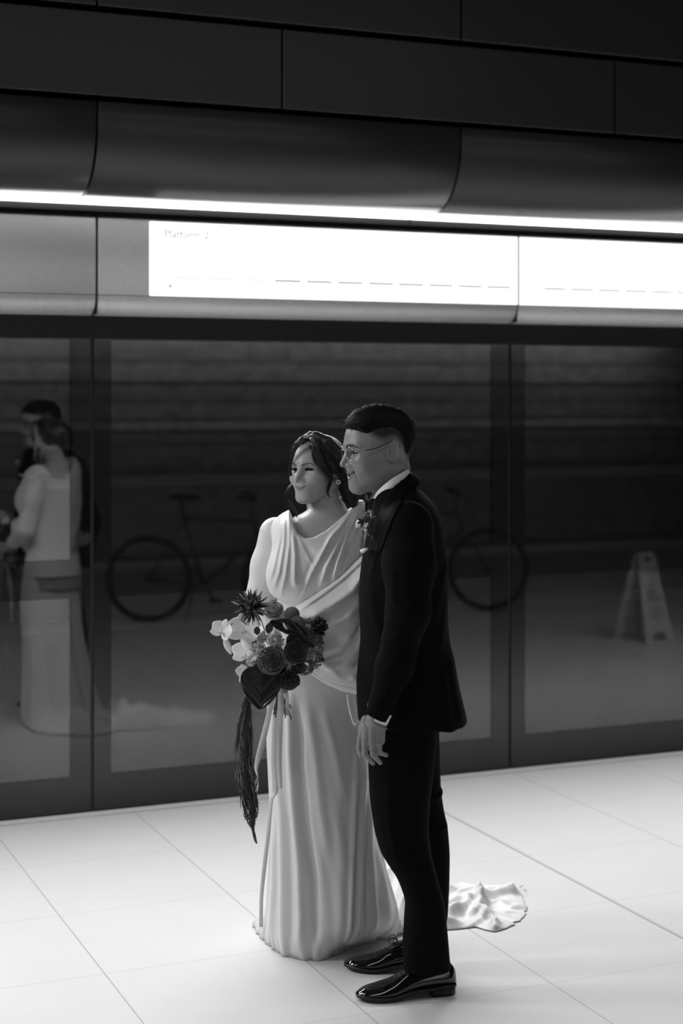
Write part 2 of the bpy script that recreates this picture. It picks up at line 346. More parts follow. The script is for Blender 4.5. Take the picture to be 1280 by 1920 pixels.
def surface(fn, lo, hi, h, B=12, margin=1.6):
    """surface nets over a block-sparse grid; returns vertices and quads"""
    lo = np.array(lo, float); hi = np.array(hi, float); nb = np.ceil((hi - lo) / h / B).astype(int); n = nb * B + 1
    ctr = [lo[k] + (np.arange(nb[k]) + .5) * B * h for k in range(3)]
    G = np.stack(np.meshgrid(*ctr, indexing='ij'), -1).reshape(-1, 3); dc = fn(G); need = np.abs(dc) < B * h * .87 * margin
    V = np.ones(tuple(n), np.float32); sgn = dc.reshape(tuple(nb))
    big = np.repeat(np.repeat(np.repeat(sgn, B, 0), B, 1), B, 2); V[:-1, :-1, :-1] = np.where(big < 0, -1, 1)
    ids = np.argwhere(need.reshape(tuple(nb))); loc = np.stack(np.meshgrid(*[np.arange(B + 1)] * 3, indexing='ij'), -1).reshape(-1, 3)
    CHK = 250
    for s0 in range(0, len(ids), CHK):
        idx = (ids[s0:s0 + CHK, None, :] * B + loc[None]).reshape(-1, 3); val = fn(lo + idx * h)
        V[idx[:, 0], idx[:, 1], idx[:, 2]] = val
    S = V < 0; c = [(i, j, k) for i in (0, 1) for j in (0, 1) for k in (0, 1)]; m = [x - 1 for x in V.shape]
    cnt = sum(S[i:i + m[0], j:j + m[1], k:k + m[2]].astype(np.int8) for i, j, k in c)
    act = np.argwhere((cnt > 0) & (cnt < 8)); vid = np.full(tuple(m), -1, np.int64); vid[act[:, 0], act[:, 1], act[:, 2]] = np.arange(len(act))
    acc = np.zeros((len(act), 3)); num = np.zeros(len(act))
    for a in c:
        for ax in range(3):
            if a[ax]: continue
            b = list(a); b[ax] = 1
            va = V[act[:, 0] + a[0], act[:, 1] + a[1], act[:, 2] + a[2]]; vb = V[act[:, 0] + b[0], act[:, 1] + b[1], act[:, 2] + b[2]]
            x = (va < 0) != (vb < 0); t = np.where(x, va / np.where(x, va - vb, 1), 0)
            p = np.tile(np.array(a, float), (len(act), 1)); p[:, ax] = t; acc[x] += p[x]; num[x] += 1
    P = lo + (act + acc / num[:, None]) * h; Q = []
    for ax in range(3):
        o1, o2 = (ax + 1) % 3, (ax + 2) % 3; sl0 = [slice(1, m[k]) for k in range(3)]; sl0[ax] = slice(0, m[ax]); sl1 = list(sl0); sl1[ax] = slice(1, m[ax] + 1)
        a, b = S[tuple(sl0)], S[tuple(sl1)]
        for cond, flip in ((a & ~b, False), (~a & b, True)):
            e = np.argwhere(cond); 
            if not len(e): continue
            for k in range(3):
                if k != ax: e[:, k] += 1
            def g(d1, d2): f = e.copy(); f[:, o1] -= d1; f[:, o2] -= d2; return vid[f[:, 0], f[:, 1], f[:, 2]]
            q = np.stack([g(1, 1), g(0, 1), g(0, 0), g(1, 0)], -1)
            if flip: q = q[:, ::-1]
            Q.append(q[(q >= 0).all(1)])
    return P, np.concatenate(Q)
def vnoise(P, s, seed=0):
    """cheap smooth noise: sum of sines"""
    r = np.random.default_rng(seed); o = 0
    for i in range(5):
        d = r.normal(size=3); d /= np.linalg.norm(d); o = o + np.sin(P @ d * s * (1 + .5 * i) + r.uniform(0, 6.28)) / (1 + .4 * i)
    return o / 2.5
# ---------------------------------------------------------------- head: local frame x = the person's left, y = forward, z = up, origin between the ears at eye level
def head_sdf(P, k):
    """k: dict of proportions"""
    X = P.copy(); X[:, 0] = np.abs(X[:, 0]); fem = k.get('fem', 0)
    d = elli(P, (0, -.012, .030), (.0735, .094, .086))
    d = smin(d, elli(P, (0, .030, .028), (.060, .058, .062)), .03)                      # forehead
    d = smin(d, elli(P, (0, .022, -.030), (.0585, .062, .072)), .03)
    jw = k.get('jaw', .047); d = smin(d, elli(P, (0, .024, -.066), (jw, .056, .044)), .03)
    d = smin(d, cone(X, (.050, -.008, -.050), (.016, .066, -.098), .014, .016), .028)       # jaw line
    d = smin(d, elli(P, (0, .070, -.097), (.020, .017, .0165)), .024)                      # chin
    d = smin(d, elli(X, (.036, .056, -.030 + k.get('cheekz', 0)), (.023 + k.get('cheek', 0), .021 + k.get('cheek', 0), .021)), .026)
    d = smin(d, elli(P, (0, .071, -.058), (.029, .018, .026)), .02)                       # muzzle
    d = smin(d, cone(X, (.012, .083, .019), (.040, .068, .021), .007 - .002 * fem, .007 - .002 * fem), .02)   # brow ridge
    d = smax(d, -elli(X, (.0315, .098, -.001), (.018, .020, .0135)), .016)                # eye socket
    # lids over the eyeball with the opening cut out
    eo = k.get('open', .0048); e = sph(X, (.0315, .0655, -.001), .0138); d = smin(d, e, .006)
    q = X - A(.0315, .0655, -.001); zz = q[:, 2] - .0012 + 14 * q[:, 0] ** 2 * (.6) ; slit = np.maximum(np.abs(zz) - eo * np.sqrt(np.clip(1 - (q[:, 0] / .0145) ** 2, 0, 1)), -(P[:, 1] - .07)); slit = np.maximum(slit, np.abs(q[:, 0]) - .0145)
    d = smax(d, -slit, .0015)
    d = smin(d, cone(X, (.0185, .0765, .0115), (.044, .0665, .0085), .0035, .003), .006)   # upper lid fold
    # nose
    nl, nt = k.get('nl', .112), k.get('nt', .0088)
    d = smin(d, chain(P, [(0, .079, .012), (0, .092, -.010), (0, nl, -.031)], [.0068, .0070, nt], .01), .012)
    d = smin(d, elli(X, (k.get('nw', .0125), .089, -.0355), (.0070, .0105, .0068)), .012)
    d = smax(d, -elli(X, (.0065, .0985, -.0425), (.0036, .0062, .0035)), .003)
    # mouth
    sm = k.get('smile', .003); mw = k.get('mw', .024); my = -.0655; x = np.clip(np.abs(P[:, 0]) / mw, 0, 1.3); cz = my + sm * x ** 2 * 1.6; cy = .0885 - .013 * x ** 2
    lip = k.get('lip', .0048); taper = np.clip(1 - x ** 2.2, .02, 1)
    up = np.sqrt((P[:, 1] - cy + .0005) ** 2 + ((P[:, 2] - cz - k.get('gap', 0) * taper - .0042 * taper) * 1.15) ** 2) - (lip * taper ** .7)
    lo = np.sqrt((P[:, 1] - cy + .0015) ** 2 + ((P[:, 2] - cz + k.get('gapl', 0) * taper + .0050 * taper) * 1.0) ** 2) - (lip * 1.12 * taper ** .7)
    off = np.maximum(np.abs(P[:, 0]) - mw * 1.02, 0)
    d = smin(d, np.minimum(up, lo) + off, .005)
    g = k.get('gap', 0) + k.get('gapl', 0); hz = np.abs(P[:, 2] - cz - (k.get('gap', 0) - k.get('gapl', 0)) * .5 * taper) - (.0006 + .5 * g * taper)
    cut = np.maximum(np.maximum(hz, np.abs(P[:, 0]) - mw * .97), -(P[:, 1] - (cy - (.002 if g == 0 else .014)))); d = smax(d, -cut, .0016)
    if k.get('fold'):                                                                    # smile line
        q = np.stack([np.abs(P[:, 0]), P[:, 2]], -1); dd, t = seg_d(q, [(.016, -.036), (.028, -.050), (.034, -.066), (.032, -.080)])
        d = d + np.where(P[:, 1] > .02, k['fold'] * np.exp(-(dd / .0028) ** 2) * np.sin(np.clip(t, 0, 1) * 3.14), 0)
    # ears
    er = k.get('ear', 1.0); R = rot('Z', 18) @ rot('X', 10); c = A(.074, -.018, -.004)
    q = (X - c) @ R; ea = elli(q, (0, 0, 0), (.0065, .0175 * er, .031 * er)); ea = np.maximum(ea, -q[:, 0] - .006)
    rim = np.abs(np.sqrt((q[:, 1] / .0155 / er) ** 2 + (q[:, 2] / .0285 / er) ** 2) - 1) * .018
    rim = np.sqrt(rim ** 2 + (q[:, 0] - .006) ** 2) - .0032; rim = np.where(q[:, 2] < -.016, rim + .003, rim)
    con = elli(q, (.010, .004, -.003), (.0085, .0085, .0125)); con2 = elli(q, (.010, -.001, .012), (.0055, .008, .010))
    ea = smax(ea, -con, .003); ea = smax(ea, -con2, .003); ea = smin(ea, rim, .003)
    d = smin(d, ea, .005)
    # neck
    nr = k.get('neck', .053); d = smin(d, chain(P, [k.get('nst', (0, -.022, -.060)), k.get('nmid', (0, -.034, -.120)), k.get('nbase', (0, -.045, -.190))], [nr, nr * .97, nr * 1.1], .02), .022)
    if not fem: d = smin(d, sph(P, (0, .012, -.135), .010), .02)
    # throat / neck muscles
    d = smin(d, cone(X, (.052, -.030, -.055), (.018, .022, -.185), .012, .010), .02)
    return d * .9
def head_tone(P, k):
    X = P.copy(); X[:, 0] = np.abs(X[:, 0]); t = np.ones(len(P)); sm = k.get('smile', .003); mw = k.get('mw', .024)
    x = np.clip(np.abs(P[:, 0]) / mw, 0, 1.3); cz = -.0655 + sm * x ** 2 * 1.6; ga = (k.get('gap', 0) + k.get('gapl', 0)) * .6
    lipm = (np.abs(P[:, 2] - cz) < (.0088 + ga) * np.clip(1 - x ** 2.2, 0, 1) ** .6) & (x < 1) & (P[:, 1] > .06) & (P[:, 1] > .088 - .016 * x ** 2 - .008); t[lipm] = k.get('liptone', .55)
    ins = lipm & (P[:, 1] < .083 - .013 * x[:] ** 2) & (ga > 0); t[ins] = .12
    if ga == 0: t[(np.abs(P[:, 2] - cz) < .0011) & (x < 1.02) & (P[:, 1] > .06)] = .22
    q = np.stack([X[:, 0], P[:, 2]], -1); fr = P[:, 1] > .035
    d, u = seg_d(q, k.get('brow', [(.013, .0165), (.026, .0215), (.040, .0205), (.050, .0145)])); bw = k.get('browr', .0032) * (1 - .55 * u); t = np.where(fr & (d < bw * 1.25), np.minimum(t, k.get('browtone', .16) + .84 * np.clip((d / bw - .75) / .5, 0, 1)), t)
    e = np.hypot((X[:, 0] - .0315) / .0165, (P[:, 2] - .0005) / (k.get('open', .0048) + .0030)); lash = fr & (e < 1.0) & (P[:, 2] > -.0035); t[lash] = np.minimum(t[lash], k.get('lash', .3))
    n = sph(X, (.0065, .0975, -.0420), .0042) < 0; t[n] = .25
    return t
def eyes(T, k, D, parent):
    for sx in (-1, 1):
        c = A(sx * .0315, .0655, -.001); g = A(*k.get('gaze', (0, 1, 0))); g = g / np.linalg.norm(g); a = np.cross(g, A(0, 0, 1)); a /= np.linalg.norm(a); b = np.cross(a, g); M = np.stack([a, b, g], 1)
        mb = MB(); mb.ell((0, 0, 0), (.0124,) * 3, 0, 32, 24); V = mb.V[0]; bul = V[:, 2] > .0108; V[bul, 2] += .0006
        mb.M = [2 if np.mean(V[list(f), 2]) > .0116 else 1 if np.mean(V[list(f), 2]) > .0101 else 0 for f in mb.F]; mb.V = [toworld(T(V @ M.T + c), D)]; mb.build('eye', None, parent, mats=[M_eye, M_iris, M_pupil])
def headT(c, s, yaw, pitch=0, roll=0, sv=(1, 1, 1)):
    """head frame -> figure frame. yaw 0 looks at the camera, +90 looks to the picture's left"""
    # facing direction: -v rotated towards -u
    R = np.array(Matrix.Rotation(math.radians(180 - yaw), 3, 'Z') @ Matrix.Rotation(math.radians(pitch), 3, 'X') @ Matrix.Rotation(math.radians(roll), 3, 'Y'))
    c = A(*c); sv = s * A(*sv); return (lambda P: (np.asarray(P, float) * sv) @ R.T + c), (lambda P: ((np.asarray(P, float) - c) @ R) / sv), R
# ================================================================== the groom
def prof(P, rows, D, p=2.0):
    """tube whose outline at height z is given by rows (py, pxL, pxR, vc, hv) read off the photograph at the figure's distance"""
    T = []
    for py, l, r, vc, hv in rows:
        d = D + vc; T.append((CH - (py - HOR) / F * d, (l - 640) / F * d, (r - 640) / F * d, vc, hv))
    T = np.array(sorted(T)); z = P[:, 2]; zi = np.linspace(T[0, 0], T[-1, 0], 60)
    def g(c):
        y = np.interp(zi, T[:, 0], T[:, c]); y = np.convolve(np.pad(y, 2, 'edge'), [.1, .22, .36, .22, .1], 'valid'); return np.interp(z, zi, y)
    l, r, vc, hv = g(1), g(2), g(3), g(4); uc, a = (l + r) / 2, np.maximum((r - l) / 2, .004); x, y = np.abs(P[:, 0] - uc) / a, np.abs(P[:, 1] - vc) / hv
    q = (x ** p + y ** p) ** (1 / p); d = (q - 1) * np.minimum(a, hv)
    return np.maximum(d, np.maximum(z - T[-1, 0], T[0, 0] - z))
def poly2(Q, pts):
    """signed distance to a closed polygon in a plane"""
    pts = np.asarray(pts, float); d = np.full(len(Q), 1e9); s = np.ones(len(Q)); n = len(pts)
    for i in range(n):
        a, b = pts[i], pts[(i + 1) % n]; e = b - a; w_ = Q - a; t = np.clip(w_ @ e / (e.dot(e) + 1e-12), 0, 1)
        d = np.minimum(d, np.linalg.norm(w_ - t[:, None] * e, axis=1))
        c1, c2, c3 = Q[:, 1] >= a[1], Q[:, 1] < b[1], e[0] * w_[:, 1] > e[1] * w_[:, 0]; fl = (c1 & c2 & c3) | (~c1 & ~c2 & ~c3); s[fl] *= -1
    return d * s
def UZ(pts, d): return [((x - 640) / F * d, CH - (y - HOR) / F * d) for x, y in pts]
def folds(P, items, d, side=None):
    """sum of soft ridges; items = (pixel polyline, width m, height m)"""
    Q = P[:, [0, 2]]; o = np.zeros(len(P))
    for pts, w_, a in items:
        dd, t = seg_d(Q, UZ(pts, d)); o += a * np.exp(-(dd / w_) ** 2) * np.clip(np.minimum(t, 1 - t) * 6 + .15, 0, 1)
    return o
DG = 4.80
G = lambda px, py, v=0: uvz(px, py, v, DG)
M_skin_g = mat('skin_groom', .25, .42, spec=.4, noise=(90, .05), vcol=True)
M_eye = mat('eye_white', .42, .12); M_iris = mat('iris_dark', .02, .1); M_pupil = mat('pupil_black', .003, .05)
M_hairg = mat('black_hair', .004, .6, spec=.15)
M_suit = mat('black_wool', .005, .85, spec=.06, noise=(300, .2))
M_satin = mat('black_satin', .004, .6, spec=.05)
M_shirt = mat('white_cotton', .78, .75)
M_patent = mat('patent_leather', .004, .045, spec=.6, coat=.6)
M_sole = mat('dark_sole', .006, .45)
M_metal = mat('thin_metal', .35, .18, metal=1)
M_lens = bpy.data.materials.new('spectacle_lens'); M_lens.use_nodes = True; _n = M_lens.node_tree; _n.nodes.clear()
_t, _g, _m, _f, _o = [_n.nodes.new('ShaderNode' + q) for q in ('BsdfTransparent', 'BsdfGlossy', 'MixShader', 'Fresnel', 'OutputMaterial')]
_g.inputs['Roughness'].default_value = .02; _m.inputs[0].default_value = .05; _n.links.new(_t.outputs[0], _m.inputs[1]); _n.links.new(_g.outputs[0], _m.inputs[2]); _n.links.new(_m.outputs[0], _o.inputs[0])
M_teeth = mat('teeth_ivory', .72, .25); M_mouth = mat('mouth_dark', .02, .5)
gb = G(785, 1850); gbw = toworld(gb, DG); gbw[2] = 0
groom = empty('person', tuple(gbw), label='person in a black suit and glasses, smiling in profile, arm hanging down', cat='person')
HG = dict(s=1.085, jaw=.050, open=.0030, smile=.0085, mw=.030, gap=.0048, gapl=.0034, lip=.0038, liptone=.62, nl=.1055, nt=.0086, nw=.0145, neck=.052, nst=(0, -.034, -.06),
          fold=.0022, cheek=.002, ear=.94, browr=.0042, browtone=.10, nmid=(0, -.036, -.115), nbase=(0, -.046, -.19), gaze=(-.15, 1, -.03))
cG = G(709, 843, .0); TG, IG, RG = headT(cG, HG['s'], 73, -5, 0, (1, .99, .975))
def groom_head(P): return head_sdf(IG(P), HG) * HG['s']
lo = cG + A(-.15, -.12, -.26); hi = cG + A(.13, .12, .16)
V, Q = surface(groom_head, lo, hi, .0017)
tone = head_tone(IG(V), HG)
def fade_tone(p):
    y, z = p[:, 1], p[:, 2]
    lo_ = np.interp(y, [-.12, -.085, -.07, -.055, -.045, -.03, -.012, .004, .02, .04, .055], [-.050, -.045, -.040, -.02, .005, .022, .022, .018, .024, .040, .05])
    k = np.clip((z - lo_) / .024, 0, 1); k = np.where((y < .06) & (np.abs(p[:, 0]) < .0765), k, 0); return 1 - .93 * k ** .8
tone = tone * fade_tone(IG(V))
H1, Q1, t1 = V, Q, tone
# hands (figure frame, read off the photograph)
def hand(chains, palm, k=.006):
    def f(P):
        d = None
        for pts, rs in palm:
            e = chain(P, pts, rs, .01); d = e if d is None else smin(d, e, .012)
        for pts, rs in chains: d = smin(d, chain(P, pts, rs, .003), .0045)
        return d
    return f
vg = -.235
fing = [([G(684, 1362, vg), G(675, 1385, vg + .012), G(673, 1402, vg + .02), G(676, 1416, vg + .034)], [.0105, .0088, .0080, .0068]),            # index, further from the camera
        ([G(688, 1365, vg - .004), G(684, 1392, vg - .006), G(684, 1414, vg - .004), G(699, 1431, vg + .014)], [.0105, .0098, .0088, .0066]),
        ([G(699, 1365, vg - .008), G(697, 1393, vg - .012), G(699, 1415, vg - .008), G(713, 1430, vg + .012)], [.0105, .0097, .0086, .0064]),
        ([G(711, 1368, vg - .006), G(710, 1394, vg - .010), G(711, 1411, vg - .006), G(724, 1416, vg + .010)], [.0100, .0088, .0076, .0058]),
        ([G(686, 1350, vg + .02), G(678, 1368, vg + .05), G(686, 1388, vg + .062), G(694, 1402, vg + .060)], [.014, .012, .0105, .0085])]
palm = [([G(706, 1325, vg + .006), G(706, 1352, vg + .004)], [.027, .024]), ([G(702, 1352, vg), G(688, 1386, vg + .004)], [.020, .013]),
        ([G(704, 1352, vg), G(699, 1388, vg - .002)], [.020, .014]), ([G(710, 1352, vg), G(713, 1388, vg)], [.020, .0135]), ([G(706, 1352, vg + .014), G(703, 1384, vg + .018)], [.018, .014])]
hf = hand(fing, palm)
def hand_g(P):
    d = hf(P)
    for a, b in (((703, 1350), (686, 1388)), ((705, 1350), (698, 1390)), ((709, 1350), (711, 1390))):   # tendons
        d = d - .0012 * np.exp(-(cone(P, G(*a, vg - .02), G(*b, vg - .014), 0, 0) / .006) ** 2)
    return d
V2, Q2 = surface(hand_g, G(655, 1450, vg - .05), G(745, 1290, vg + .10), .0016)
# far hand resting on the bride's back
fb = [(G(640, 1170, .50), G(610, 1178, .53)), (G(640, 1180, .50), G(608, 1190, .53)), (G(640, 1192, .50), G(608, 1202, .525)), (G(642, 1203, .49), G(614, 1213, .52))]
hb = hand([([a, (a + b) / 2 + A(0, .006, 0), b], [.0095, .0085, .0065]) for a, b in fb] + [([G(655, 1172, .49), G(640, 1158, .50), G(626, 1154, .51)], [.012, .010, .008])],
          [([G(690, 1185, .45), G(662, 1187, .475)], [.026, .024]), ([G(662, 1180, .475), G(640, 1178, .50)], [.016, .013]), ([G(662, 1194, .475), G(641, 1198, .495)], [.016, .013])])
V3, Q3 = surface(hb, G(715, 1240, .40), G(590, 1130, .58) * A(1, 1, 1), .0022) if False else surface(hb, A(-.08, .40, .95), A(.12, .60, 1.2), .0022)
# trunk and limbs under the clothes
legN = [(1340, 690, 820, -.09, .095), (1400, 690, 818, -.095, .09), (1440, 690, 814, -.10, .088), (1500, 693, 806, -.10, .084), (1560, 702, 803, -.10, .078), (1600, 714, 808, -.10, .074), (1640, 742, 818, -.10, .070), (1674, 756, 828, -.10, .068), (1700, 761, 834, -.095, .066), (1760, 754, 840, -.09, .064), (1790, 754, 842, -.09, .064), (1816, 757, 845, -.088, .064)]
legF = [(1340, 700, 822, .09, .095), (1440, 706, 825, .10, .086), (1480, 716, 826, .105, .084), (1520, 728, 832, .11, .08), (1550, 735, 839, .11, .078), (1600, 748, 843, .11, .074), (1660, 762, 842, .11, .068), (1720, 757, 839, .112, .064), (1752, 756, 832, .115, .064)]
def shrink(rows, m): return [(a, b + m, c - m, d, e - m / 631) for a, b, c, d, e in rows]
torso = [(902, 712, 764, .0, .055), (915, 706, 782, .0, .085), (928, 700, 800, .0, .125), (942, 696, 812, .0, .165), (962, 692, 823, .0, .195), (1000, 687, 833, .0, .205), (1050, 677, 838, .0, .20), (1100, 672, 838, .0, .19), (1150, 673, 838, .0, .18), (1190, 676, 841, .0, .178), (1230, 672, 848, .0, .185), (1270, 668, 856, .0, .195), (1300, 668, 863, .0, .20), (1345, 671, 874, .0, .205), (1390, 676, 884, .0, .21)]
sh, el, wr = G(765, 985, -.185), G(764, 1150, -.245), G(706, 1330, vg)
shF, elF, wrF = G(757, 985, .185), G(752, 1150, .33), G(700, 1186, .44)
def body_g(P):
    d = prof(P, shrink(torso[:-1], 16), DG); d = smin(d, prof(P, shrink(legN, 10), DG), .03); d = smin(d, prof(P, shrink(legF, 10), DG), .03)
    d = smin(d, chain(P, [sh, el, wr], [.048, .040, .024], .02), .02); d = smin(d, chain(P, [shF, elF, wrF], [.048, .040, .024], .02), .02)
    return smin(d, chain(P, [G(738, 905), G(734, 950)], [.05, .07]), .03)
V4, Q4 = surface(body_g, A(-.12, -.36, .04), A(.48, .52, 1.52), .009)
def joinm(parts):
    V, Q, t, n = [], [], [], 0
    for v, q, tt in parts: V.append(v); Q.append(q + n); t.append(np.ones(len(v)) if tt is None else tt); n += len(v)
    return np.concatenate(V), np.concatenate(Q), np.concatenate(t)
V, Q, t = joinm([(H1, Q1, t1), (V2, Q2, None), (V3, Q3, None), (V4, Q4, None)])
mesh('body', toworld(V, DG), Q, M_skin_g, groom, tone=t)
eyes(TG, HG, DG, groom)
# teeth
mb = MB()
for j in range(-7, 7):
    xt = .0036 * (j + .5) * (1 - .012 * abs(j)); q = (xt / .030) ** 2; mb.ell(toworld(TG(A(xt, .0885 - .013 * q - .0062, -.0655 + .0085 * 1.6 * q + .0020)[None]), DG)[0], (.0021, .0021, .0052))
mb.build('teeth', M_teeth, groom)
# hair
def hair_g(P):
    p = IG(P); y, z = p[:, 1], p[:, 2]
    d = elli(p, (0, -.006, .044), (.0800, .0955, .083)); d = smin(d, elli(p, (0, .026, .080), (.058, .053, .034)), .03)
    d = smin(d, elli(p, (0, -.052, .045), (.066, .048, .056)), .03); d = smin(d, elli(p, (0, -.056, -.004), (.052, .026, .034)), .03)
    line = np.interp(y, [-.12, -.09, -.07, -.055, -.04, -.02, 0, .02, .045, .06, .08, .13], [-.04, -.035, -.025, -.006, .014, .034, .044, .046, .044, .054, .066, .066])
    st = vnoise(p * A(1.6, .5, 1.2), 420, 3) * .0012 + vnoise(p * A(1, 1, .3), 900, 5) * .0007
    d = smax(d, line - z, .012) + st
    side = np.abs(p[:, 0]) - .070; return smax(d, side + np.clip((.065 - z) * .02, 0, .01), .02) * HG['s']
V, Q = surface(hair_g, cG + A(-.16, -.12, -.10), cG + A(.14, .12, .18), .0021)
hr = mesh('hair', toworld(V, DG), Q, M_hairg, groom)
def tufts(name, roots, parent, m, D, r=.0011):
    mb = MB()
    for P in roots: mb.tube(toworld(spline(P, 9), D), np.linspace(r, r * .25, 9), 5)
    return mb.build(name, m, parent)
rr = np.random.default_rng(4); roots = []
for i in range(520):
    th = rr.uniform(-1.35, 1.35); y = rr.uniform(-.085, .085); x = .072 * math.sin(th) * math.sqrt(max(0, 1 - (y / .11) ** 2)); z = .046 + .079 * math.cos(th) * math.sqrt(max(0, 1 - ((y + .004) / .102) ** 2))
    if z < .062 or (y > .05 and rr.random() < .6): continue
    L_ = rr.uniform(.012, .024); a = A(x, y, z); dr = A(rr.normal(0, .3), .8 + .3 * rr.normal(), -.2 + .2 * rr.normal()) if y > -.05 else A(rr.normal(0, .3), -.6, -.5)
    dr /= np.linalg.norm(dr); n = A(x, y * .6, z - .04); n /= np.linalg.norm(n); roots.append(TG(np.array([a - n * .004, a + dr * L_ * .5 + n * .004, a + dr * L_ + n * .001 - A(0, 0, .003)])))
tufts('loose_strands', roots, hr, M_hairg, DG)
# glasses
gl = empty('glasses', tuple(toworld(cG, DG)), parent=None); gl.location = toworld(cG, DG) - gbw; gl.parent = groom
mb = MB()
for sx in (-1, 1):
    th = np.linspace(0, 2 * math.pi, 33); ring = np.stack([sx * .0335 + .0225 * np.sign(np.cos(th)) * np.abs(np.cos(th)) ** .8, .0945 - .006 * np.abs(np.cos(th)) * (np.cos(th) * sx > 0), -.002 + .0185 * np.sign(np.sin(th)) * np.abs(np.sin(th)) ** .8], -1)
    mb.tube(toworld(TG(ring), DG), .00115, 6, cap=False)
    mb.tube(toworld(TG(spline([(sx * .056, .088, .004), (sx * .066, .080, .006), (sx * .0745, .06, .006)], 8)), DG), .0012, 6)
    mb.tube(toworld(TG(spline([(sx * .008, .097, .0), (sx * .010, .090, -.008), (sx * .010, .086, -.013)], 6)), DG), .0008, 5)
mb.tube(toworld(TG(spline([(-.0105, .0945, .003), (0, .099, .008), (.0105, .0945, .003)], 8)), DG), .0011, 6)
mb.build('wire_frame', M_metal, gl)
for sx in (-1, 1):
    tp = MB(); tp.tube(toworld(TG(spline([(sx * .0745, .061, .006), (sx * .0775, .03, .010), (sx * .080, .0, .020), (sx * .081, -.018, .024), (sx * .081, -.036, .006)], 16)), DG), .0017, 6); tp.build('temple_arm', mat('black_acetate', .01, .25), gl)
    th = np.linspace(0, 2 * math.pi, 24, endpoint=False); lv = [np.stack([sx * .0335 + .0218 * np.sign(np.cos(th)) * np.abs(np.cos(th)) ** .8, np.full(24, .0925 + dy), -.002 + .0180 * np.sign(np.sin(th)) * np.abs(np.sin(th)) ** .8], -1) for dy in (-.0006, .0006)]
    MB().loft([toworld(TG(l), DG) for l in lv]).build('lens', M_lens, gl, smooth=False)
# shirt collar and bow tie
M_bow = M_satin
def cyl_band(pts_lo, pts_hi, thick, name, m, parent, D, n=48, mats=None):
    lo_, hi_ = spline(pts_lo, n), spline(pts_hi, n); mid = (lo_ + hi_) / 2; c = mid.mean(axis=0); o = mid - c; o[:, 2] = 0; o /= np.linalg.norm(o, axis=1)[:, None]
    R = [[lo_[i], hi_[i], hi_[i] + o[i] * thick, lo_[i] + o[i] * thick] for i in range(n)]
    return MB().loft(toworld(np.array(R), D)).build(name, m, parent)
cl = [G(699, 965, -.03), G(712, 948, -.066), G(738, 922, -.080), G(762, 902, -.052), G(769, 893, .0), G(762, 902, .052), G(738, 922, .080), G(712, 948, .066), G(699, 965, .03)]
ch_ = [G(697, 940, -.026), G(708, 921, -.060), G(732, 899, -.074), G(757, 884, -.048), G(764, 880, .0), G(757, 884, .048), G(732, 899, .074), G(708, 921, .060), G(697, 940, .026)]
cyl_band(cl, ch_, .003, 'shirt_collar', M_shirt, groom, DG)
def shirtf(P): return np.maximum(smin(prof(P, [(925, 706, 760, 0, .06), (950, 708, 800, 0, .12), (985, 704, 815, 0, .15), (1050, 696, 825, 0, .16), (1110, 692, 825, 0, .15)], DG), chain(P, [G(740, 915), G(744, 955)], [.056, .066]), .03), P[:, 2] - G(736, 905)[2] + (P[:, 0] - G(736, 905)[0]) * -.8)
V, Q = surface(shirtf, A(.05, -.2, 1.1), A(.32, .2, 1.52), .006); mesh('shirt', toworld(V, DG), Q, M_shirt, groom)
bt = MB()
bc = G(695, 945, 0)
for sv in (-1, 1):
    R = []
    for t in np.linspace(0, 1, 10):
        hh = .009 + .020 * t ** .8 - .006 * (t > .97); a = np.linspace(0, 2 * math.pi, 14, endpoint=False); cx = bc + A(-sv * .015 * t - .004 + .006 * t * t, sv * (.008 + .048 * t), -.002 * t)
        R.append(np.stack([cx[0] + (.009 - .004 * t) * np.cos(a) * (1 + .3 * np.cos(3 * a)), np.full(14, cx[1]), cx[2] + hh * np.sin(a)], -1))
    bt.loft(toworld(np.array(R), DG))
bt.ell(toworld(bc - A(.008, 0, 0), DG), (.010, .010, .013)); bt.build('bow_tie', M_bow, groom)
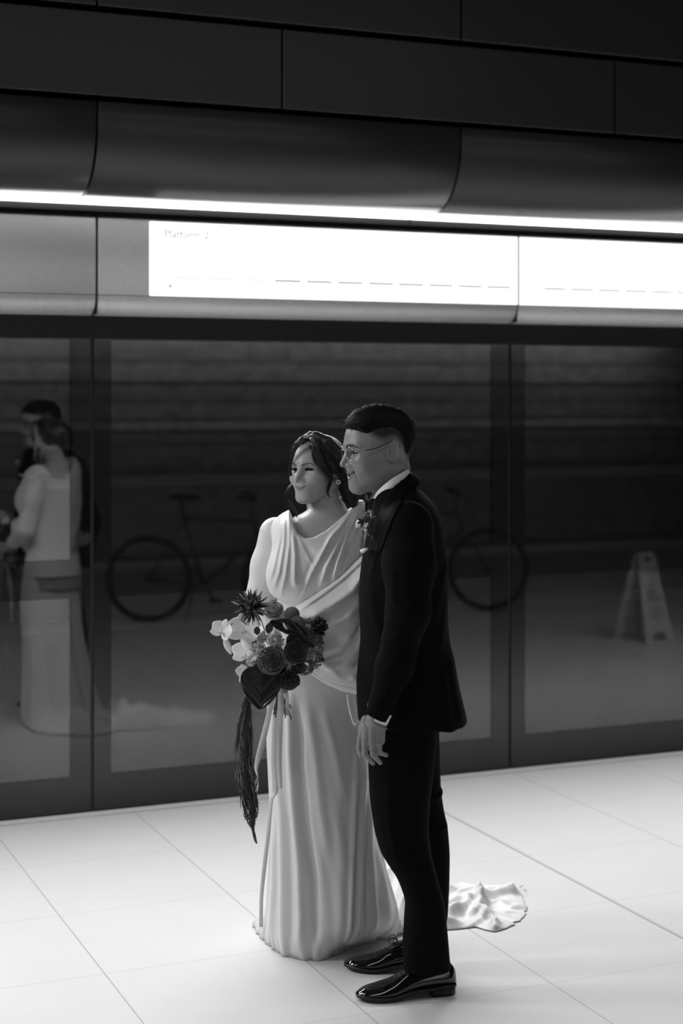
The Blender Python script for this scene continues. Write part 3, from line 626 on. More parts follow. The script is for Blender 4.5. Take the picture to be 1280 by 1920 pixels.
# jacket
hemU = UZ([(640, 1367), (675, 1368), (720, 1371), (790, 1370), (810, 1368)], DG - .17) + UZ([(830, 1366)], DG - .13) + UZ([(858, 1358)], DG - .07) + UZ([(876, 1349), (910, 1338)], DG)
def jacket(P):
    d = prof(P, torso, DG, 2.3)
    q = G(690, 1000); op = (P[:, 0] - G(703, 1000)[0]) ; zz = P[:, 2]
    # front opening down to the button
    zb, zt = G(0, 1180)[2], G(0, 940)[2]; wv = np.interp(zz, [zb, zt, zt + .05], [.0, .055, .075]); cut = np.maximum(np.abs(P[:, 1] - .01) - wv, P[:, 0] - G(722, 1000)[0]); d = smax(d, -np.maximum(cut, zb - zz), .006)
    # room for the neck and collar
    ax = cone(P, G(726, 985), G(752, 880), .072, .070); d = smax(d, -np.maximum(ax, G(0, 965)[2] - zz), .01)
    nC = G(736, 921); nn = A(-.656, 0, .755); hx_ = (P - nC) @ nn; rad_ = np.linalg.norm(P - nC - hx_[:, None] * nn, axis=1)
    nk = smax(np.abs(rad_ - (.0775 - .08 * hx_)) - .004, np.maximum(hx_ - .005, -.035 - hx_), .004); nk = smax(nk, G(712, 0)[0] - P[:, 0], .006); d = smin(d, nk, .010)
    hz = np.interp(P[:, 0], [a for a, b in hemU], [b for a, b in hemU]); d = np.maximum(d, hz - zz)
    arm = chain(P, [sh, G(767, 1060, -.215), el, G(740, 1250, -.24), G(707, 1343, vg)], [.070, .072, .058, .050, .034], .03)
    cp = (P - G(708, 1347, vg)) @ (A(-.42, 0, -.9) / 1.0); arm = np.maximum(arm, cp)
    arm = arm - folds(P, [([(728, 1120), (755, 1140), (790, 1135)], .010, .005), ([(722, 1160), (750, 1165), (785, 1150)], .010, .004), ([(720, 1200), (745, 1190), (780, 1195)], .010, .004), ([(715, 1260), (740, 1235), (770, 1240)], .010, .003), ([(735, 1060), (733, 1130)], .012, .004), ([(706, 1310), (730, 1290)], .01, .003)], DG - .24)
    d = smin(d, arm, .018)
    far = chain(P, [shF, elF, wrF], [.070, .060, .040], .03); far = np.maximum(far, (P - G(700, 1186, .44)) @ A(-1, .15, 0)); d = smin(d, far, .02)
    d = d - folds(P, [([(838, 1040), (822, 1100), (812, 1150)], .012, .006), ([(836, 1080), (828, 1150), (820, 1210)], .012, .006), ([(842, 1215), (850, 1290), (862, 1345)], .012, .007), ([(826, 1240), (832, 1300), (840, 1360)], .012, .006), ([(690, 1080), (700, 1150), (712, 1180)], .014, .004), ([(712, 960), (706, 1010), (690, 1080)], .006, .003)], DG)
    # pocket flap and welt
    return d - .002 * np.exp(-(cone(P, G(692, 1214, -.19), G(722, 1216, -.19), 0, 0) / .012) ** 2)
V, Q = surface(jacket, A(-.02, -.34, .72), A(.44, .56, 1.56), .0036)
jk = mesh('jacket', toworld(V, DG), Q, M_suit, groom)
# satin lapels and collar: a thin layer over the jacket inside a traced outline
LP = UZ([(764, 884), (774, 890), (779, 906), (766, 913), (750, 936), (735, 962), (724, 990), (713, 1022), (699, 1070), (686, 1130), (676, 1180), (672, 1150), (680, 1090), (690, 1030), (700, 985), (713, 948), (733, 918), (752, 898)], DG - .08)
def lapel(near):
    sg = 1 if near else -1
    def f(P):
        Q_ = P[:, [0, 2]]; j = jacket(P); return smax(smax(j - .0045, -j - .006, .003), np.maximum(poly2(Q_, LP), sg * P[:, 1] - .0 + (0 if near else .0005)), .003)
    V, Q = surface(f, A(.02, -.24, 1.30) if near else A(.02, -.01, 1.30), A(.26, .01, 1.70) if near else A(.26, .24, 1.70), .0021)
    return mesh('lapel', toworld(V, DG), Q, M_satin, jk)
lapel(True); lapel(False)
mb = MB(); mb.box(0, 1, 0, 1, 0, 1); P0 = [G(682, 1031, -.13), G(689, 1029, -.16), G(690, 1034, -.16), G(684, 1038, -.13)]
ps = MB(); a4 = np.array([G(679, 1031, -.105), G(690, 1027, -.150), G(690, 1031, -.150), G(682, 1037, -.115)]); ps.loft(toworld(np.array([a4, a4 + A(-.008, -.004, 0)]), DG)).build('pocket_square', M_shirt, groom)
# cuff and bracelet
cc = G(709, 1351, vg); ax = A(-.42, 0, -.9); ax /= np.linalg.norm(ax); e1 = A(0, 1, 0); e2 = np.cross(ax, e1); th = np.linspace(0, 2 * math.pi, 28, endpoint=False)
rg = lambda o, r, sq=1.0: cc + ax * o + r * (np.cos(th)[:, None] * e1 * sq + np.sin(th)[:, None] * e2)
MB().loft(toworld(np.array([rg(-.03, .0285), rg(.001, .028), rg(.001, .026), rg(-.03, .0265)]), DG), cap=False).build('shirt_cuff', M_shirt, groom)
mb = MB(); rr2 = np.vstack([rg(.010, .0268), rg(.010, .0268)[:1]]); mb.tube(toworld(rr2, DG), .0018, 6, cap=False)
mb.ell(toworld(rg(.011, .029)[7], DG), (.004, .004, .004)); mb.build('bracelet', M_metal, groom)
# trousers
def trousers(P):
    a = prof(P, legN, DG, 2.2); b = prof(P, legF, DG, 2.2)
    a = a - folds(P, [([(716, 1590), (745, 1600), (790, 1590)], .010, .004), ([(730, 1625), (760, 1620), (800, 1625)], .010, .004), ([(770, 1500), (785, 1560), (800, 1600)], .014, .004), ([(760, 1780), (790, 1790), (835, 1782)], .010, .004), ([(757, 1735), (775, 1745), (800, 1740)], .01, .003), ([(728, 1450), (724, 1520), (742, 1600)], .01, .003)], DG - .1)
    b = b - folds(P, [([(832, 1480), (820, 1490), (800, 1485)], .008, .006), ([(838, 1545), (820, 1550)], .009, .005)], DG + .1)
    return smin(a, b, .025)
V, Q = surface(trousers, A(.02, -.24, .02), A(.40, .25, .86), .004); mesh('trousers', toworld(V, DG), Q, M_suit, groom)
# shoes
def shoe(heel, toe, name):
    """heel and toe are floor points (u, v)"""
    h0, t0 = A(*heel, 0), A(*toe, 0); L_ = np.linalg.norm(t0 - h0); fx = (t0 - h0) / L_; fy = np.cross(A(0, 0, 1), fx)
    S = np.linspace(0, 1, 44)
    W = np.interp(S, [0, .03, .1, .25, .45, .62, .75, .87, .95, .985, 1], [.012, .026, .034, .036, .037, .046, .049, .041, .028, .017, .004])
    Hh = np.interp(S, [0, .03, .08, .2, .36, .46, .55, .66, .8, .92, .98, 1], [.062, .085, .098, .098, .094, .083, .068, .053, .043, .036, .028, .018])
    B0 = np.interp(S, [0, .25, .30, .45, .65, .85, 1], [.026, .026, .026, .021, .009, .012, .016])
    sm = lambda a: np.convolve(np.pad(a, 2, 'edge'), [.1, .2, .4, .2, .1], 'valid'); W, Hh, B0 = sm(W), sm(Hh), sm(B0)
    R, So = [], []
    for i, s_ in enumerate(S):
        c = h0 + fx * L_ * s_; th = np.linspace(0, 2 * math.pi, 32, endpoint=False); cs, sn = np.cos(th), np.sin(th)
        x = W[i] * np.sign(cs) * np.abs(cs) ** .75 * np.where(sn > 0, 1 - .30 * sn * (1 if s_ < .55 else .75), 1); hgt = Hh[i] - B0[i]; z = B0[i] + hgt * np.where(sn > 0, .30 + .70 * sn ** 1.15, .30 + .30 * sn)
        z = z - (x / W[i] > 0) * 0; R.append(c + x[:, None] * fy + np.stack([0 * z, 0 * z, z], -1))
        wo = W[i] + .0015; So.append([c + fy * wo + A(0, 0, B0[i] + .004), c + fy * wo + A(0, 0, B0[i] - .005), c - fy * wo + A(0, 0, B0[i] - .005), c - fy * wo + A(0, 0, B0[i] + .004)])
    sh_ = MB().loft(toworld(np.array(R), DG)).build(name, M_patent, groom)
    MB().loft(toworld(np.array(So), DG)).build('sole', M_sole, sh_)
    hl = []
    for z in (0.0, .024):
        th = np.linspace(-math.pi / 2, math.pi / 2, 14); k = .034 if z == 0 else .037
        pts = [h0 + fx * (k * .9 - k * 1.0 * math.cos(a) + .003) + fy * k * math.sin(a) for a in th] + [h0 + fx * .075 + fy * k, h0 + fx * .075 - fy * k]
        hl.append([p + A(0, 0, z) for p in pts])
    MB().loft(toworld(np.array(hl), DG)).build('heel', M_sole, sh_)
    la = MB()
    for j in range(5):
        s_ = .44 + .045 * j; zt = np.interp(s_, S, Hh); c = h0 + fx * L_ * s_
        la.tube(toworld(spline([c + fy * .018 + A(0, 0, zt - .008), c + A(0, 0, zt + .002), c - fy * .018 + A(0, 0, zt - .008)], 8), DG), .0019, 6)
    k0 = h0 + fx * L_ * .44 + A(0, 0, np.interp(.44, S, Hh) + .003)
    for sg in (-1, 1):
        la.tube(toworld(spline([k0, k0 + fx * .012 + fy * sg * .012 + A(0, 0, .014), k0 + fx * .028 + fy * sg * .016 + A(0, 0, .006), k0 + fx * .020 + fy * sg * .006 - A(0, 0, .008), k0], 18), DG), .0013, 6)
        la.tube(toworld(spline([k0, k0 + fx * .014 + fy * sg * .02 + A(0, 0, -.002), k0 + fx * .018 + fy * sg * .03 + A(0, 0, -.022)], 10), DG), .0013, 6)
    la.build('laces', M_sole, sh_)
    # facing and throat line
    fc = MB()
    for sg in (-1, 1):
        P_ = [h0 + fx * L_ * s_ + fy * sg * (.012 + .006 * (s_ < .5)) + A(0, 0, np.interp(s_, S, Hh) - .0045) for s_ in np.linspace(.38, .66, 9)]
        fc.tube(toworld(np.array(P_), DG), .0018, 6)
    fc.build('eyelet_facing', M_patent, sh_)
    return sh_
shoe((.332, -.062), (.0425, -.128), 'shoe'); shoe((.300, .105), (.0085, .132), 'shoe')
# ================================================================== the bride
DB = 5.15
U = lambda px, py, v=0: uvz(px, py, v, DB)
M_skin_b = mat('skin_bride', .37, .42, spec=.4, noise=(90, .04), vcol=True)
M_hairb = mat('dark_brown_hair', .018, .38, spec=.5)
M_satinw = mat('ivory_satin', .74, .42, spec=.35, sheen=.15, bump=(500, .05))
M_satinw2 = mat('ivory_satin_skirt', .70, .38, spec=.4, sheen=.1, bump=(400, .04))
bb = toworld(U(600, 1790), DB); bb[2] = 0
bride = empty('person', tuple(bb), label='person in a long white satin gown with dark wavy hair, both hands at the bouquet', cat='person')
HB = dict(s=.955, fem=1, jaw=.045, open=.0036, smile=.0065, mw=.0245, lip=.0040, liptone=.58, nl=.1065, nt=.0082, nw=.0110, neck=.0445, cheek=.006, cheekz=-.002,
          browr=.0030, browtone=.22, lash=.12, brow=[(.013, .0155), (.026, .0215), (.040, .0225), (.050, .0165)], nmid=(0, -.030, -.125), nbase=(0, -.045, -.20), gaze=(-.1, 1, .02), ear=.92)
cB = U(595, 880, .0); TB, IB, RB = headT(cB, HB['s'], 39, 1, 2, (1, 1, .945))
def bride_head(P):
    d = head_sdf(IB(P), HB) * HB['s']; return d
V, Q = surface(bride_head, cB + A(-.14, -.15, -.20), cB + A(.14, .15, .15), .0016)
tone = head_tone(IB(V), HB); H1 = (V, Q, tone)
# arms and hands
shR, elR, wrR = U(516, 1000, .075), U(481, 1150, .045), U(520, 1215, -.16)
shL, elL, wrL = U(682, 1000, -.03), U(672, 1160, -.03), U(556, 1205, -.20)
ST = U(524, 1262, -.255)                             # grip on the stems
def bh(P):
    d = None
    for sx, w0 in ((-1, U(512, 1235, -.20)), (1, U(545, 1235, -.215))):
        kn = ST + A(sx * .022, .008, .012); e = chain(P, [w0, (w0 + kn) / 2, kn], [.020, .022, .018], .01); d = e if d is None else smin(d, e, .006)
        for j in range(4):
            z = .026 - .017 * j; a = ST + A(sx * .026, .004, z); e = chain(P, [a, ST + A(sx * .020, -.020, z - .002), ST + A(-sx * .004, -.029, z - .004), ST + A(-sx * .016, -.020, z - .004)], [.0092, .0085, .0078, .0062], .003); d = smin(d, e, .004)
        e = chain(P, [kn + A(0, -.008, .02), ST + A(sx * .010, -.026, .040), ST + A(-sx * .006, -.026, .036)], [.010, .0088, .0068], .003); d = smin(d, e, .005)
    for e_, w_, k in ((elR, U(512, 1235, -.20), 0), (elL, U(545, 1235, -.215), 1)): d = smin(d, cone(P, e_, w_, .034, .022), .01)
    return d
V2, Q2 = surface(bh, A(-.32, -.32, .72), A(.08, .06, 1.10), .0028)
chestR = [(950, 590, 645, .01, .055), (962, 560, 662, .01, .085), (975, 535, 680, .01, .10), (1000, 515, 686, .005, .115), (1060, 515, 678, -.01, .12), (1120, 522, 668, .0, .105), (1180, 520, 665, .01, .11), (1260, 510, 672, .02, .12), (1340, 506, 680, .03, .13)]
def body_b(P):
    d = prof(P, shrink(chestR, 6), DB, 2.2)
    d = smin(d, chain(P, [U(612, 935, .0), U(613, 985, .01)], [.046, .062], .02), .035)
    d = smin(d, chain(P, [U(560, 992, .02), shR, elR], [.034, .036, .032], .02), .02); d = smin(d, chain(P, [U(650, 985, -.0), shL, elL], [.04, .042, .034], .02), .02)
    d = smin(d, chain(P, [U(572, 1008, -.075), U(640, 985, -.075)], [.010, .010]), .02)      # collar bones
    for x in (560, 640): d = smin(d, chain(P, [U(x, 1300, .02), U(x + (20 if x > 600 else -8), 1560, .03), U(x + (30 if x > 600 else -20), 1740, .04)], [.085, .055, .035], .02), .03)
    return d
V4, Q4 = surface(body_b, A(-.34, -.28, .02), A(.16, .24, 1.46), .0065)
V, Q, t = joinm([H1, (V2, Q2, None), (V4, Q4, None)])
mesh('body', toworld(V, DB), Q, M_skin_b, bride, tone=t)
eyes(TB, HB, DB, bride)
for sx in (-1, 1):
    lm = MB()
    for j in range(15):
        x = .0315 + .0135 * (j / 7 - 1); z = -.001 + .0045 * math.sqrt(max(0, 1 - ((x - .0315) / .0145) ** 2)); a = A(sx * x, .0785 - 9 * (x - .0315) ** 2, z)
        lm.tube(toworld(TB(spline([a, a + A(sx * (x - .0315) * .15, .005, .0012), a + A(sx * (x - .0315) * .35 + sx * .001, .0085, .0045)], 5)), DB), [.0006, .0005, .0004, .0003, .0001], 4)
    lm.build('upper_lashes', M_hairb, bride)
# hair: cap, swept panels, curled locks
def hair_cap(P):
    p = IB(P); x, y, z = p[:, 0], p[:, 1], p[:, 2]
    d = elli(p, (0, -.016, .040), (.081, .101, .0835)); d = smin(d, elli(p, (0, -.085, -.010), (.055, .040, .050)), .03)       # low knot at the back
    for sx in (-1, 1):
        d = smin(d, chain(p, [(sx * .010, .058, .100), (sx * .044, .056, .078), (sx * .066, .040, .042), (sx * .076, .018, .008), (sx * .078, -.015, -.018)], [.009, .011, .011, .012, .013], .01), .015)
        d = smin(d, chain(p, [(sx * .012, .020, .122), (sx * .055, .010, .098), (sx * .078, -.020, .05), (sx * .072, -.055, .0)], [.012, .016, .018, .016], .01), .02)
    face = elli(p, (0, .09, -.016), (.055, .08, .098)); d = smax(d, -face, .008)
    d = smax(d, -np.maximum(np.abs(x) - .075, np.maximum(z + .020, -y - .02)), .01)
    d = d + .0035 * np.exp(-((x - .001) / .0035) ** 2) * (z > .05) * (y > -.05)                    # parting
    u = np.arctan2(x, z) if False else x * 1.0
    st = np.sin(np.abs(x) * 900 + y * 260 + z * 300 + vnoise(p, 40, 2) * 2) * .0004 + vnoise(p * A(1, .35, .5), 500, 8) * .0003
    return (d + st) * HB['s']
V, Q = surface(hair_cap, cB + A(-.15, -.16, -.12), cB + A(.16, .16, .17), .0019)
hb_ = mesh('hair', toworld(V, DB), Q, M_hairb, bride)
def lock(P, R, n, seed, name='wavy_lock', parent=None):
    """a tress of strands following P (figure frame) with radius R"""
    r = np.random.default_rng(seed); mb = MB(); C = spline(P, 26); Rr = spline(R, 26)[:, 0]; T = np.gradient(C, axis=0); T /= np.linalg.norm(T, axis=1)[:, None]
    mb.tube(toworld(C, DB), np.maximum(Rr * .55, .0006), 8)
    for i in range(n):
        a = r.uniform(0, 6.28); k = math.sqrt(r.uniform(0, 1)); tw = r.uniform(-1.5, 1.5); fq = r.uniform(.5, 1.6); S = np.linspace(0, 1, 26)
        ang = a + tw * S; e1 = np.cross(T, A(0, 1, 0)); e1 /= np.linalg.norm(e1, axis=1)[:, None] + 1e-9; e2 = np.cross(T, e1)
        o = (np.cos(ang)[:, None] * e1 + np.sin(ang)[:, None] * e2) * (Rr * k * (1 + .25 * np.sin(S * 9 * fq + a)))[:, None]; e = r.integers(20, 27)
        mb.tube(toworld((C + o)[:e], DB), np.linspace(.0013, .0004, e), 4)
    return mb.build(name, M_hairb, parent or hb_)
lock([U(580, 823, -.070), U(571, 825, -.080), U(560, 831, -.075), U(552, 845, -.068), U(547, 863, -.055), U(543, 879, -.045), U(546, 891, -.035), U(550, 897, -.02)], [.004, .007, .006, .005, .0045, .0045, .0035, .003], 40, 1)
lock([U(553, 896, .0), U(549, 908, .0), U(542, 919, .005), U(540, 933, .01), U(544, 945, .0), U(551, 954, -.01), U(557, 963, -.02), U(556, 970, -.03)], [.004, .006, .0075, .008, .0075, .006, .0035, .0015], 50, 2)
lock([U(583, 822, -.078), U(590, 833, -.088), U(595, 850, -.092), U(604, 868, -.088), U(614, 883, -.080), U(620, 898, -.07), U(616, 913, -.07), U(614, 924, -.072), U(619, 934, -.07)], [.005, .013, .018, .016, .010, .007, .005, .003, .001], 110, 3)
lock([U(640, 885, -.05), U(648, 900, -.045), U(655, 915, -.05), U(664, 930, -.055), U(667, 942, -.05), U(660, 950, -.045), U(652, 945, -.04)], [.012, .012, .011, .009, .007, .005, .002], 70, 4)
lock([U(632, 880, -.03), U(640, 905, -.02), U(644, 925, -.01), U(652, 940, -.01), U(662, 950, -.01)], [.012, .011, .009, .006, .002], 50, 5)
mb = MB(); rr = np.random.default_rng(9)
for i in range(230):                                                    # strand streaks over the swept panels
    sx = rr.choice([-1, 1]); j = rr.uniform(-1, 1)
    pts = [A(sx * .004, .030 + j * .045, .124 - .012 * abs(j)), A(sx * .042, .032 + j * .040, .103 - .012 * abs(j)), A(sx * .072, .022 + j * .032, .060), A(sx * .087, -.002 + j * .02, .016), A(sx * .087, -.022 + j * .012, -.012)]
    pts = [p + rr.normal(0, .0016, 3) for p in pts]; mb.tube(toworld(TB(spline(pts, 14)), DB), np.linspace(.0011, .0006, 14), 4)
mb.build('loose_strands', M_hairb, hb_)
# earrings
M_pearl = mat('pearl', .8, .12, spec=.6); 
for sx in (1, -1):
    e = empty('earring', (0, 0, 0)); e.parent = bride; p0 = TB(A(sx * .0805, -.010, -.045)[None])[0]
    if sx == -1 and RB[0, 0] * -1 < 0: pass
    drop = p0 + A(.006 * (1 if p0[0] > cB[0] else -1), -.006, -.048)
    e.location = toworld(p0, DB) - bb
    k = MB(); 
    for q in range(7): a = q * .9; k.ell(toworld(p0 + A(.0055 * math.cos(a), -.004, .0055 * math.sin(a) * (1 if q else 0)), DB), (.0032,) * 3, 0, 10, 6)
    k.build('stud', M_pearl, e); MB().tube(toworld(np.array([p0, (p0 + drop) / 2 + A(.001, 0, 0), drop]), DB), .0004, 4).build('chain', M_metal, e)
    MB().ell(toworld(drop, DB), (.0045, .0045, .0048)).build('pearl_drop', M_pearl, e)
# bodice with gathered pleats and wide draped sleeve
bod = [(940, 560, 676, .0, .060), (957, 545, 684, .0, .088), (975, 520, 690, .0, .108), (1000, 512, 692, -.005, .125), (1040, 508, 690, -.02, .140), (1080, 503, 684, -.03, .150), (1105, 506, 676, -.025, .142), (1130, 520, 668, -.01, .118), (1170, 520, 668, .01, .115), (1240, 512, 672, .02, .122), (1300, 504, 676, .025, .13)]
dC = DB - .12
neckline = UZ([(532, 900), (539, 960), (545, 983), (557, 1002), (572, 1010), (588, 1008), (611, 996), (640, 973), (669, 951), (690, 900)], dC)
def bodice_folds(P):
    f = folds(P, [([(527, 970), (524, 1010), (514, 1060), (506, 1090)], .007, .005), ([(533, 972), (532, 1020), (524, 1070), (512, 1105)], .006, .0065), ([(541, 970), (542, 1020), (536, 1075), (526, 1120)], .006, .007), ([(547, 985), (553, 1040), (553, 1085), (556, 1097)], .0075, .009),
        ([(551, 992), (560, 1010), (585, 1055), (590, 1062)], .005, .003), ([(655, 968), (618, 1010), (585, 1070), (562, 1128)], .006, .010), ([(664, 966), (640, 1005), (612, 1060), (600, 1100)], .006, .007), ([(672, 964), (652, 1000), (634, 1050), (622, 1095)], .006, .008), ([(680, 966), (662, 1005), (650, 1050), (640, 1080)], .006, .006), ([(632, 985), (600, 1035), (570, 1095)], .006, .004), ([(690, 975), (676, 1010), (668, 1050)], .006, .006)], dC)
    f -= folds(P, [([(566, 1015), (590, 1045), (577, 1090), (562, 1130)], .013, .006), ([(612, 1010), (602, 1030), (588, 1048)], .005, .003), ([(505, 1125), (530, 1133), (565, 1134), (600, 1132)], .008, .007)], dC); return f * (P[:, 1] < .02)
def bodice(P):
    d = prof(P, bod, DB, 2.3)
    d = smin(d, elli(P, U(548, 1078, -.075), (.072, .075, .070)), .045); d = smin(d, elli(P, U(622, 1072, -.105), (.075, .070, .070)), .045)
    d = smin(d, cone(P, U(541, 990, .03), U(662, 975, .0), .043, .052), .04)
    arm = chain(P, [shR, U(502, 1060, .07), elR, U(503, 1210, -.12)], [.052, .050, .048, .036], .03); d = smin(d, arm, .006)
    d = d - bodice_folds(P)
    nl = poly2(P[:, [0, 2]], neckline[:] ); axis = cone(P, U(612, 900, .0), U(606, 990, -.01), .062, .070)
    hole = np.maximum(nl, P[:, 1] - .14)
    body = body_b(P); d = smax(d, -np.maximum(hole, -1), .004)
    d = np.maximum(d, CH - (1320 - HOR) / F * DB * -1 * -1 - P[:, 2]) if False else np.maximum(d, U(0, 1310)[2] - P[:, 2])
    return d
V, Q = surface(bodice, A(-.34, -.30, .76), A(.14, .20, 1.42), .0030)
gown = empty('gown', (0, 0, 0), parent=bride)
mesh('bodice', toworld(V, DB), Q, M_satinw, gown)
SL = UZ([(700, 985), (700, 1304), (668, 1303), (640, 1296), (612, 1284), (585, 1266), (566, 1245), (545, 1215), (528, 1180), (528, 1152), (545, 1141), (562, 1131), (592, 1113), (618, 1093), (645, 1072), (668, 1052), (688, 1034), (690, 985)], DB - .16)
def sleeve_folds(P):
    f = folds(P, [([(694, 1030), (668, 1055), (640, 1080), (600, 1110), (560, 1136)], .006, .006), ([(690, 1055), (660, 1100), (620, 1130), (575, 1150)], .014, .012), ([(682, 1110), (650, 1150), (610, 1165)], .012, .006), ([(690, 1170), (672, 1205), (645, 1232), (610, 1245)], .012, .012), ([(660, 1180), (640, 1200), (605, 1210)], .010, .007), ([(690, 1210), (676, 1240), (655, 1265)], .010, .007), ([(580, 1190), (600, 1225), (640, 1262)], .012, .006)], dC)
    f -= folds(P, [([(690, 1085), (655, 1115), (600, 1140)], .008, .005), ([(676, 1160), (664, 1188), (640, 1212), (605, 1226)], .006, .010), ([(625, 1150), (600, 1180)], .012, .008), ([(690, 1190), (680, 1215), (660, 1240)], .007, .007), ([(600, 1195), (640, 1180)], .008, .006)], dC)
    return f * (P[:, 1] < -.06)
def sleeve(P):
    Q2 = P[:, [0, 2]]; p2 = poly2(Q2, SL); v0 = -.165 + .25 * np.clip((P[:, 0] - .02), -.1, .1) * .5
    zc = U(0, 1170)[2]; th = .062 + .02 * np.exp(-((P[:, 2] - zc) / .10) ** 2)
    d = smax(p2, np.abs(P[:, 1] - v0) - th, .085)
    d = smin(d, chain(P, [shL, U(690, 1080, -.05), elL], [.058, .062, .06], .03), .04)
    d = smin(d, chain(P, [elL + A(0, -.06, 0), U(560, 1185, -.19)], [.055, .036], .03), .04); d = np.maximum(d, p2 - .012)
    hem = UZ([(500, 1180), (540, 1205), (572, 1247), (600, 1268), (630, 1281), (665, 1288), (720, 1290)], DB - .2); dd, t = seg_d(Q2, hem)
    d = d - sleeve_folds(P) + .0022 * np.exp(-(dd / .0022) ** 2)
    return np.maximum(d, P[:, 0] - .128)
V, Q = surface(sleeve, A(-.26, -.34, .76), A(.15, .12, 1.36), .0030)
mesh('draped_sleeve', toworld(V, DB), Q, M_satinw, gown)
# skirt: lofted rings whose outline follows the photograph, then pooling hem
sk = np.array([(1235, 520, 664, .00, .105), (1280, 507, 670, .00, .115), (1340, 500, 676, .0, .125), (1400, 501, 684, .0, .13), (1460, 505, 690, .0, .135), (1520, 509, 696, .005, .14), (1580, 510, 706, .01, .15), (1640, 508, 720, .015, .16), (1700, 504, 738, .02, .175), (1750, 500, 750, .02, .19), (1775, 498, 752, .02, .20)], float)
def floor_uv(px, py): d = CH * F / (py - HOR); return A((px - 640) / F * d, d - DB)
hem = [floor_uv(*p) for p in ((743, 1757), (720, 1762), (700, 1765), (684, 1760), (668, 1768), (652, 1772), (640, 1781), (622, 1790), (606, 1799), (589, 1802), (568, 1799), (548, 1796), (530, 1791), (512, 1777), (494, 1763), (480, 1750), (469, 1738), (476, 1728), (500, 1712), (540, 1694), (600, 1684), (680, 1688), (750, 1696), (765, 1720))]
NA, NZ = 300, 130; th = np.linspace(0, 2 * math.pi, NA, endpoint=False); zt, zb = U(0, 1235)[2], .0
hc = np.mean(hem, axis=0); ha = np.array([math.atan2(h[1] - hc[1], h[0] - hc[0]) % (2 * math.pi) for h in hem]); o_ = np.argsort(ha); hr_ = np.array([np.linalg.norm(hem[i] - hc) for i in o_]); ha = ha[o_]
hemr = np.interp(th, np.concatenate([ha - 2 * math.pi, ha, ha + 2 * math.pi]), np.tile(hr_, 3)); 
skz = np.array([CH - (r_[0] - HOR) / F * DB for r_ in sk]); o2 = np.argsort(skz)
fold_lines = [  # (px by py) ridge lines on the camera side: [(py, px)...], width, height
    ([(1300, 545), (1400, 546), (1500, 552), (1600, 562), (1700, 566), (1790, 560)], .013, .012), ([(1320, 522), (1420, 520), (1520, 528), (1640, 530), (1760, 528)], .010, .006),
    ([(1310, 575), (1400, 590), (1500, 600), (1560, 610)], .016, .006), ([(1380, 668), (1450, 664), (1550, 660), (1650, 657), (1770, 654)], .007, .010), ([(1420, 684), (1500, 680), (1600, 676), (1700, 672), (1760, 668)], .008, .008),
    ([(1500, 690), (1600, 694), (1700, 702), (1756, 706)], .010, .008), ([(1600, 712), (1690, 728), (1750, 738)], .010, .006), ([(1540, 515), (1650, 512), (1750, 505)], .008, .007), ([(1500, 630), (1600, 640), (1700, 638), (1780, 630)], .018, .006),
    ([(1330, 610), (1400, 628), (1470, 640)], .014, .005)]
valleys = [([(1330, 560), (1420, 562), (1520, 572), (1620, 588), (1720, 592), (1790, 588)], .014, .011), ([(1400, 672), (1500, 672), (1600, 668), (1760, 663)], .006, .009), ([(1500, 540), (1640, 545), (1760, 545)], .010, .006), ([(1480, 686), (1600, 685), (1740, 688)], .006, .007)]
rings, zs = [], []
for i in range(NZ):
    t = i / (NZ - 1); z = zt * (1 - t) ** 1.0; z = max(z, .0); zz = z
    py = HOR + (CH - max(z, .02)) * F / DB
    l, r, vc, hv = [np.interp(z, skz[o2], sk[o2][:, c]) for c in (1, 2, 3, 4)]
    ul, ur = (l - 640) / F * DB, (r - 640) / F * DB; uc, a = (ul + ur) / 2, (ur - ul) / 2
    p_ = 2.25; cx, cy = np.cos(th), np.sin(th); rad = (np.abs(cx / a) ** p_ + np.abs(cy / hv) ** p_) ** (-1 / p_)
    x, y = uc + rad * cx, vc + rad * cy
    disp = np.zeros(NA); front = np.clip(-cy * 3 + .4, 0, 1)
    for items, sg in ((fold_lines, 1), (valleys, -1)):
        for pts, w_, h_ in items:
            pts = np.array(pts, float); 
            if py < pts[0, 0] - 25 or py > pts[-1, 0] + 40: continue
            e = np.clip(min(py - pts[0, 0] + 25, pts[-1, 0] + 40 - py) / 60, 0, 1); uf = (np.interp(py, pts[:, 0], pts[:, 1]) - 640) / F * (DB - .12)
            disp += sg * h_ * 1.15 * e * np.exp(-((x - uf) / w_) ** 2) * front
    k = np.clip((py - 1300) / 300, 0, 1); disp += (np.sin(th * 9 + .8 * np.sin(th * 3)) * .010 + np.sin(th * 17 + 1) * .003) * k * (1 - front) ** 1.5
    disp += .0006 * np.sin(th * 23 + z * 9) * k
    x, y = x + disp * cx, y + disp * cy
    if z < .13:                                             # pooling on the floor
        s_ = np.clip((.13 - z) / .13, 0, 1) ** 2.6; wob = 1 + .03 * np.sin(th * 17 + 1) + .02 * np.sin(th * 29); hx, hy = hc[0] + hemr * wob * np.cos(th), hc[1] + hemr * wob * np.sin(th)
        # match by angle about the hem centre
        an = np.arctan2(y - hc[1], x - hc[0]); R_ = np.interp(an % (2 * math.pi), th, hemr, period=2 * math.pi) * (1 + .02 * np.sin(an * 23) + .015 * np.sin(an * 41)); hx, hy = hc[0] + R_ * np.cos(an), hc[1] + R_ * np.sin(an)
        x, y = x * (1 - s_) + hx * s_, y * (1 - s_) + hy * s_; zz = z + .012 * s_ * (1 - s_) * 2 * (1 + np.sin(th * 13)) + .003 * (1 + .9 * np.sin(an * 19 + 2)) * s_
    rings.append(np.stack([x, y, np.full(NA, 0.) + zz + .003], -1))
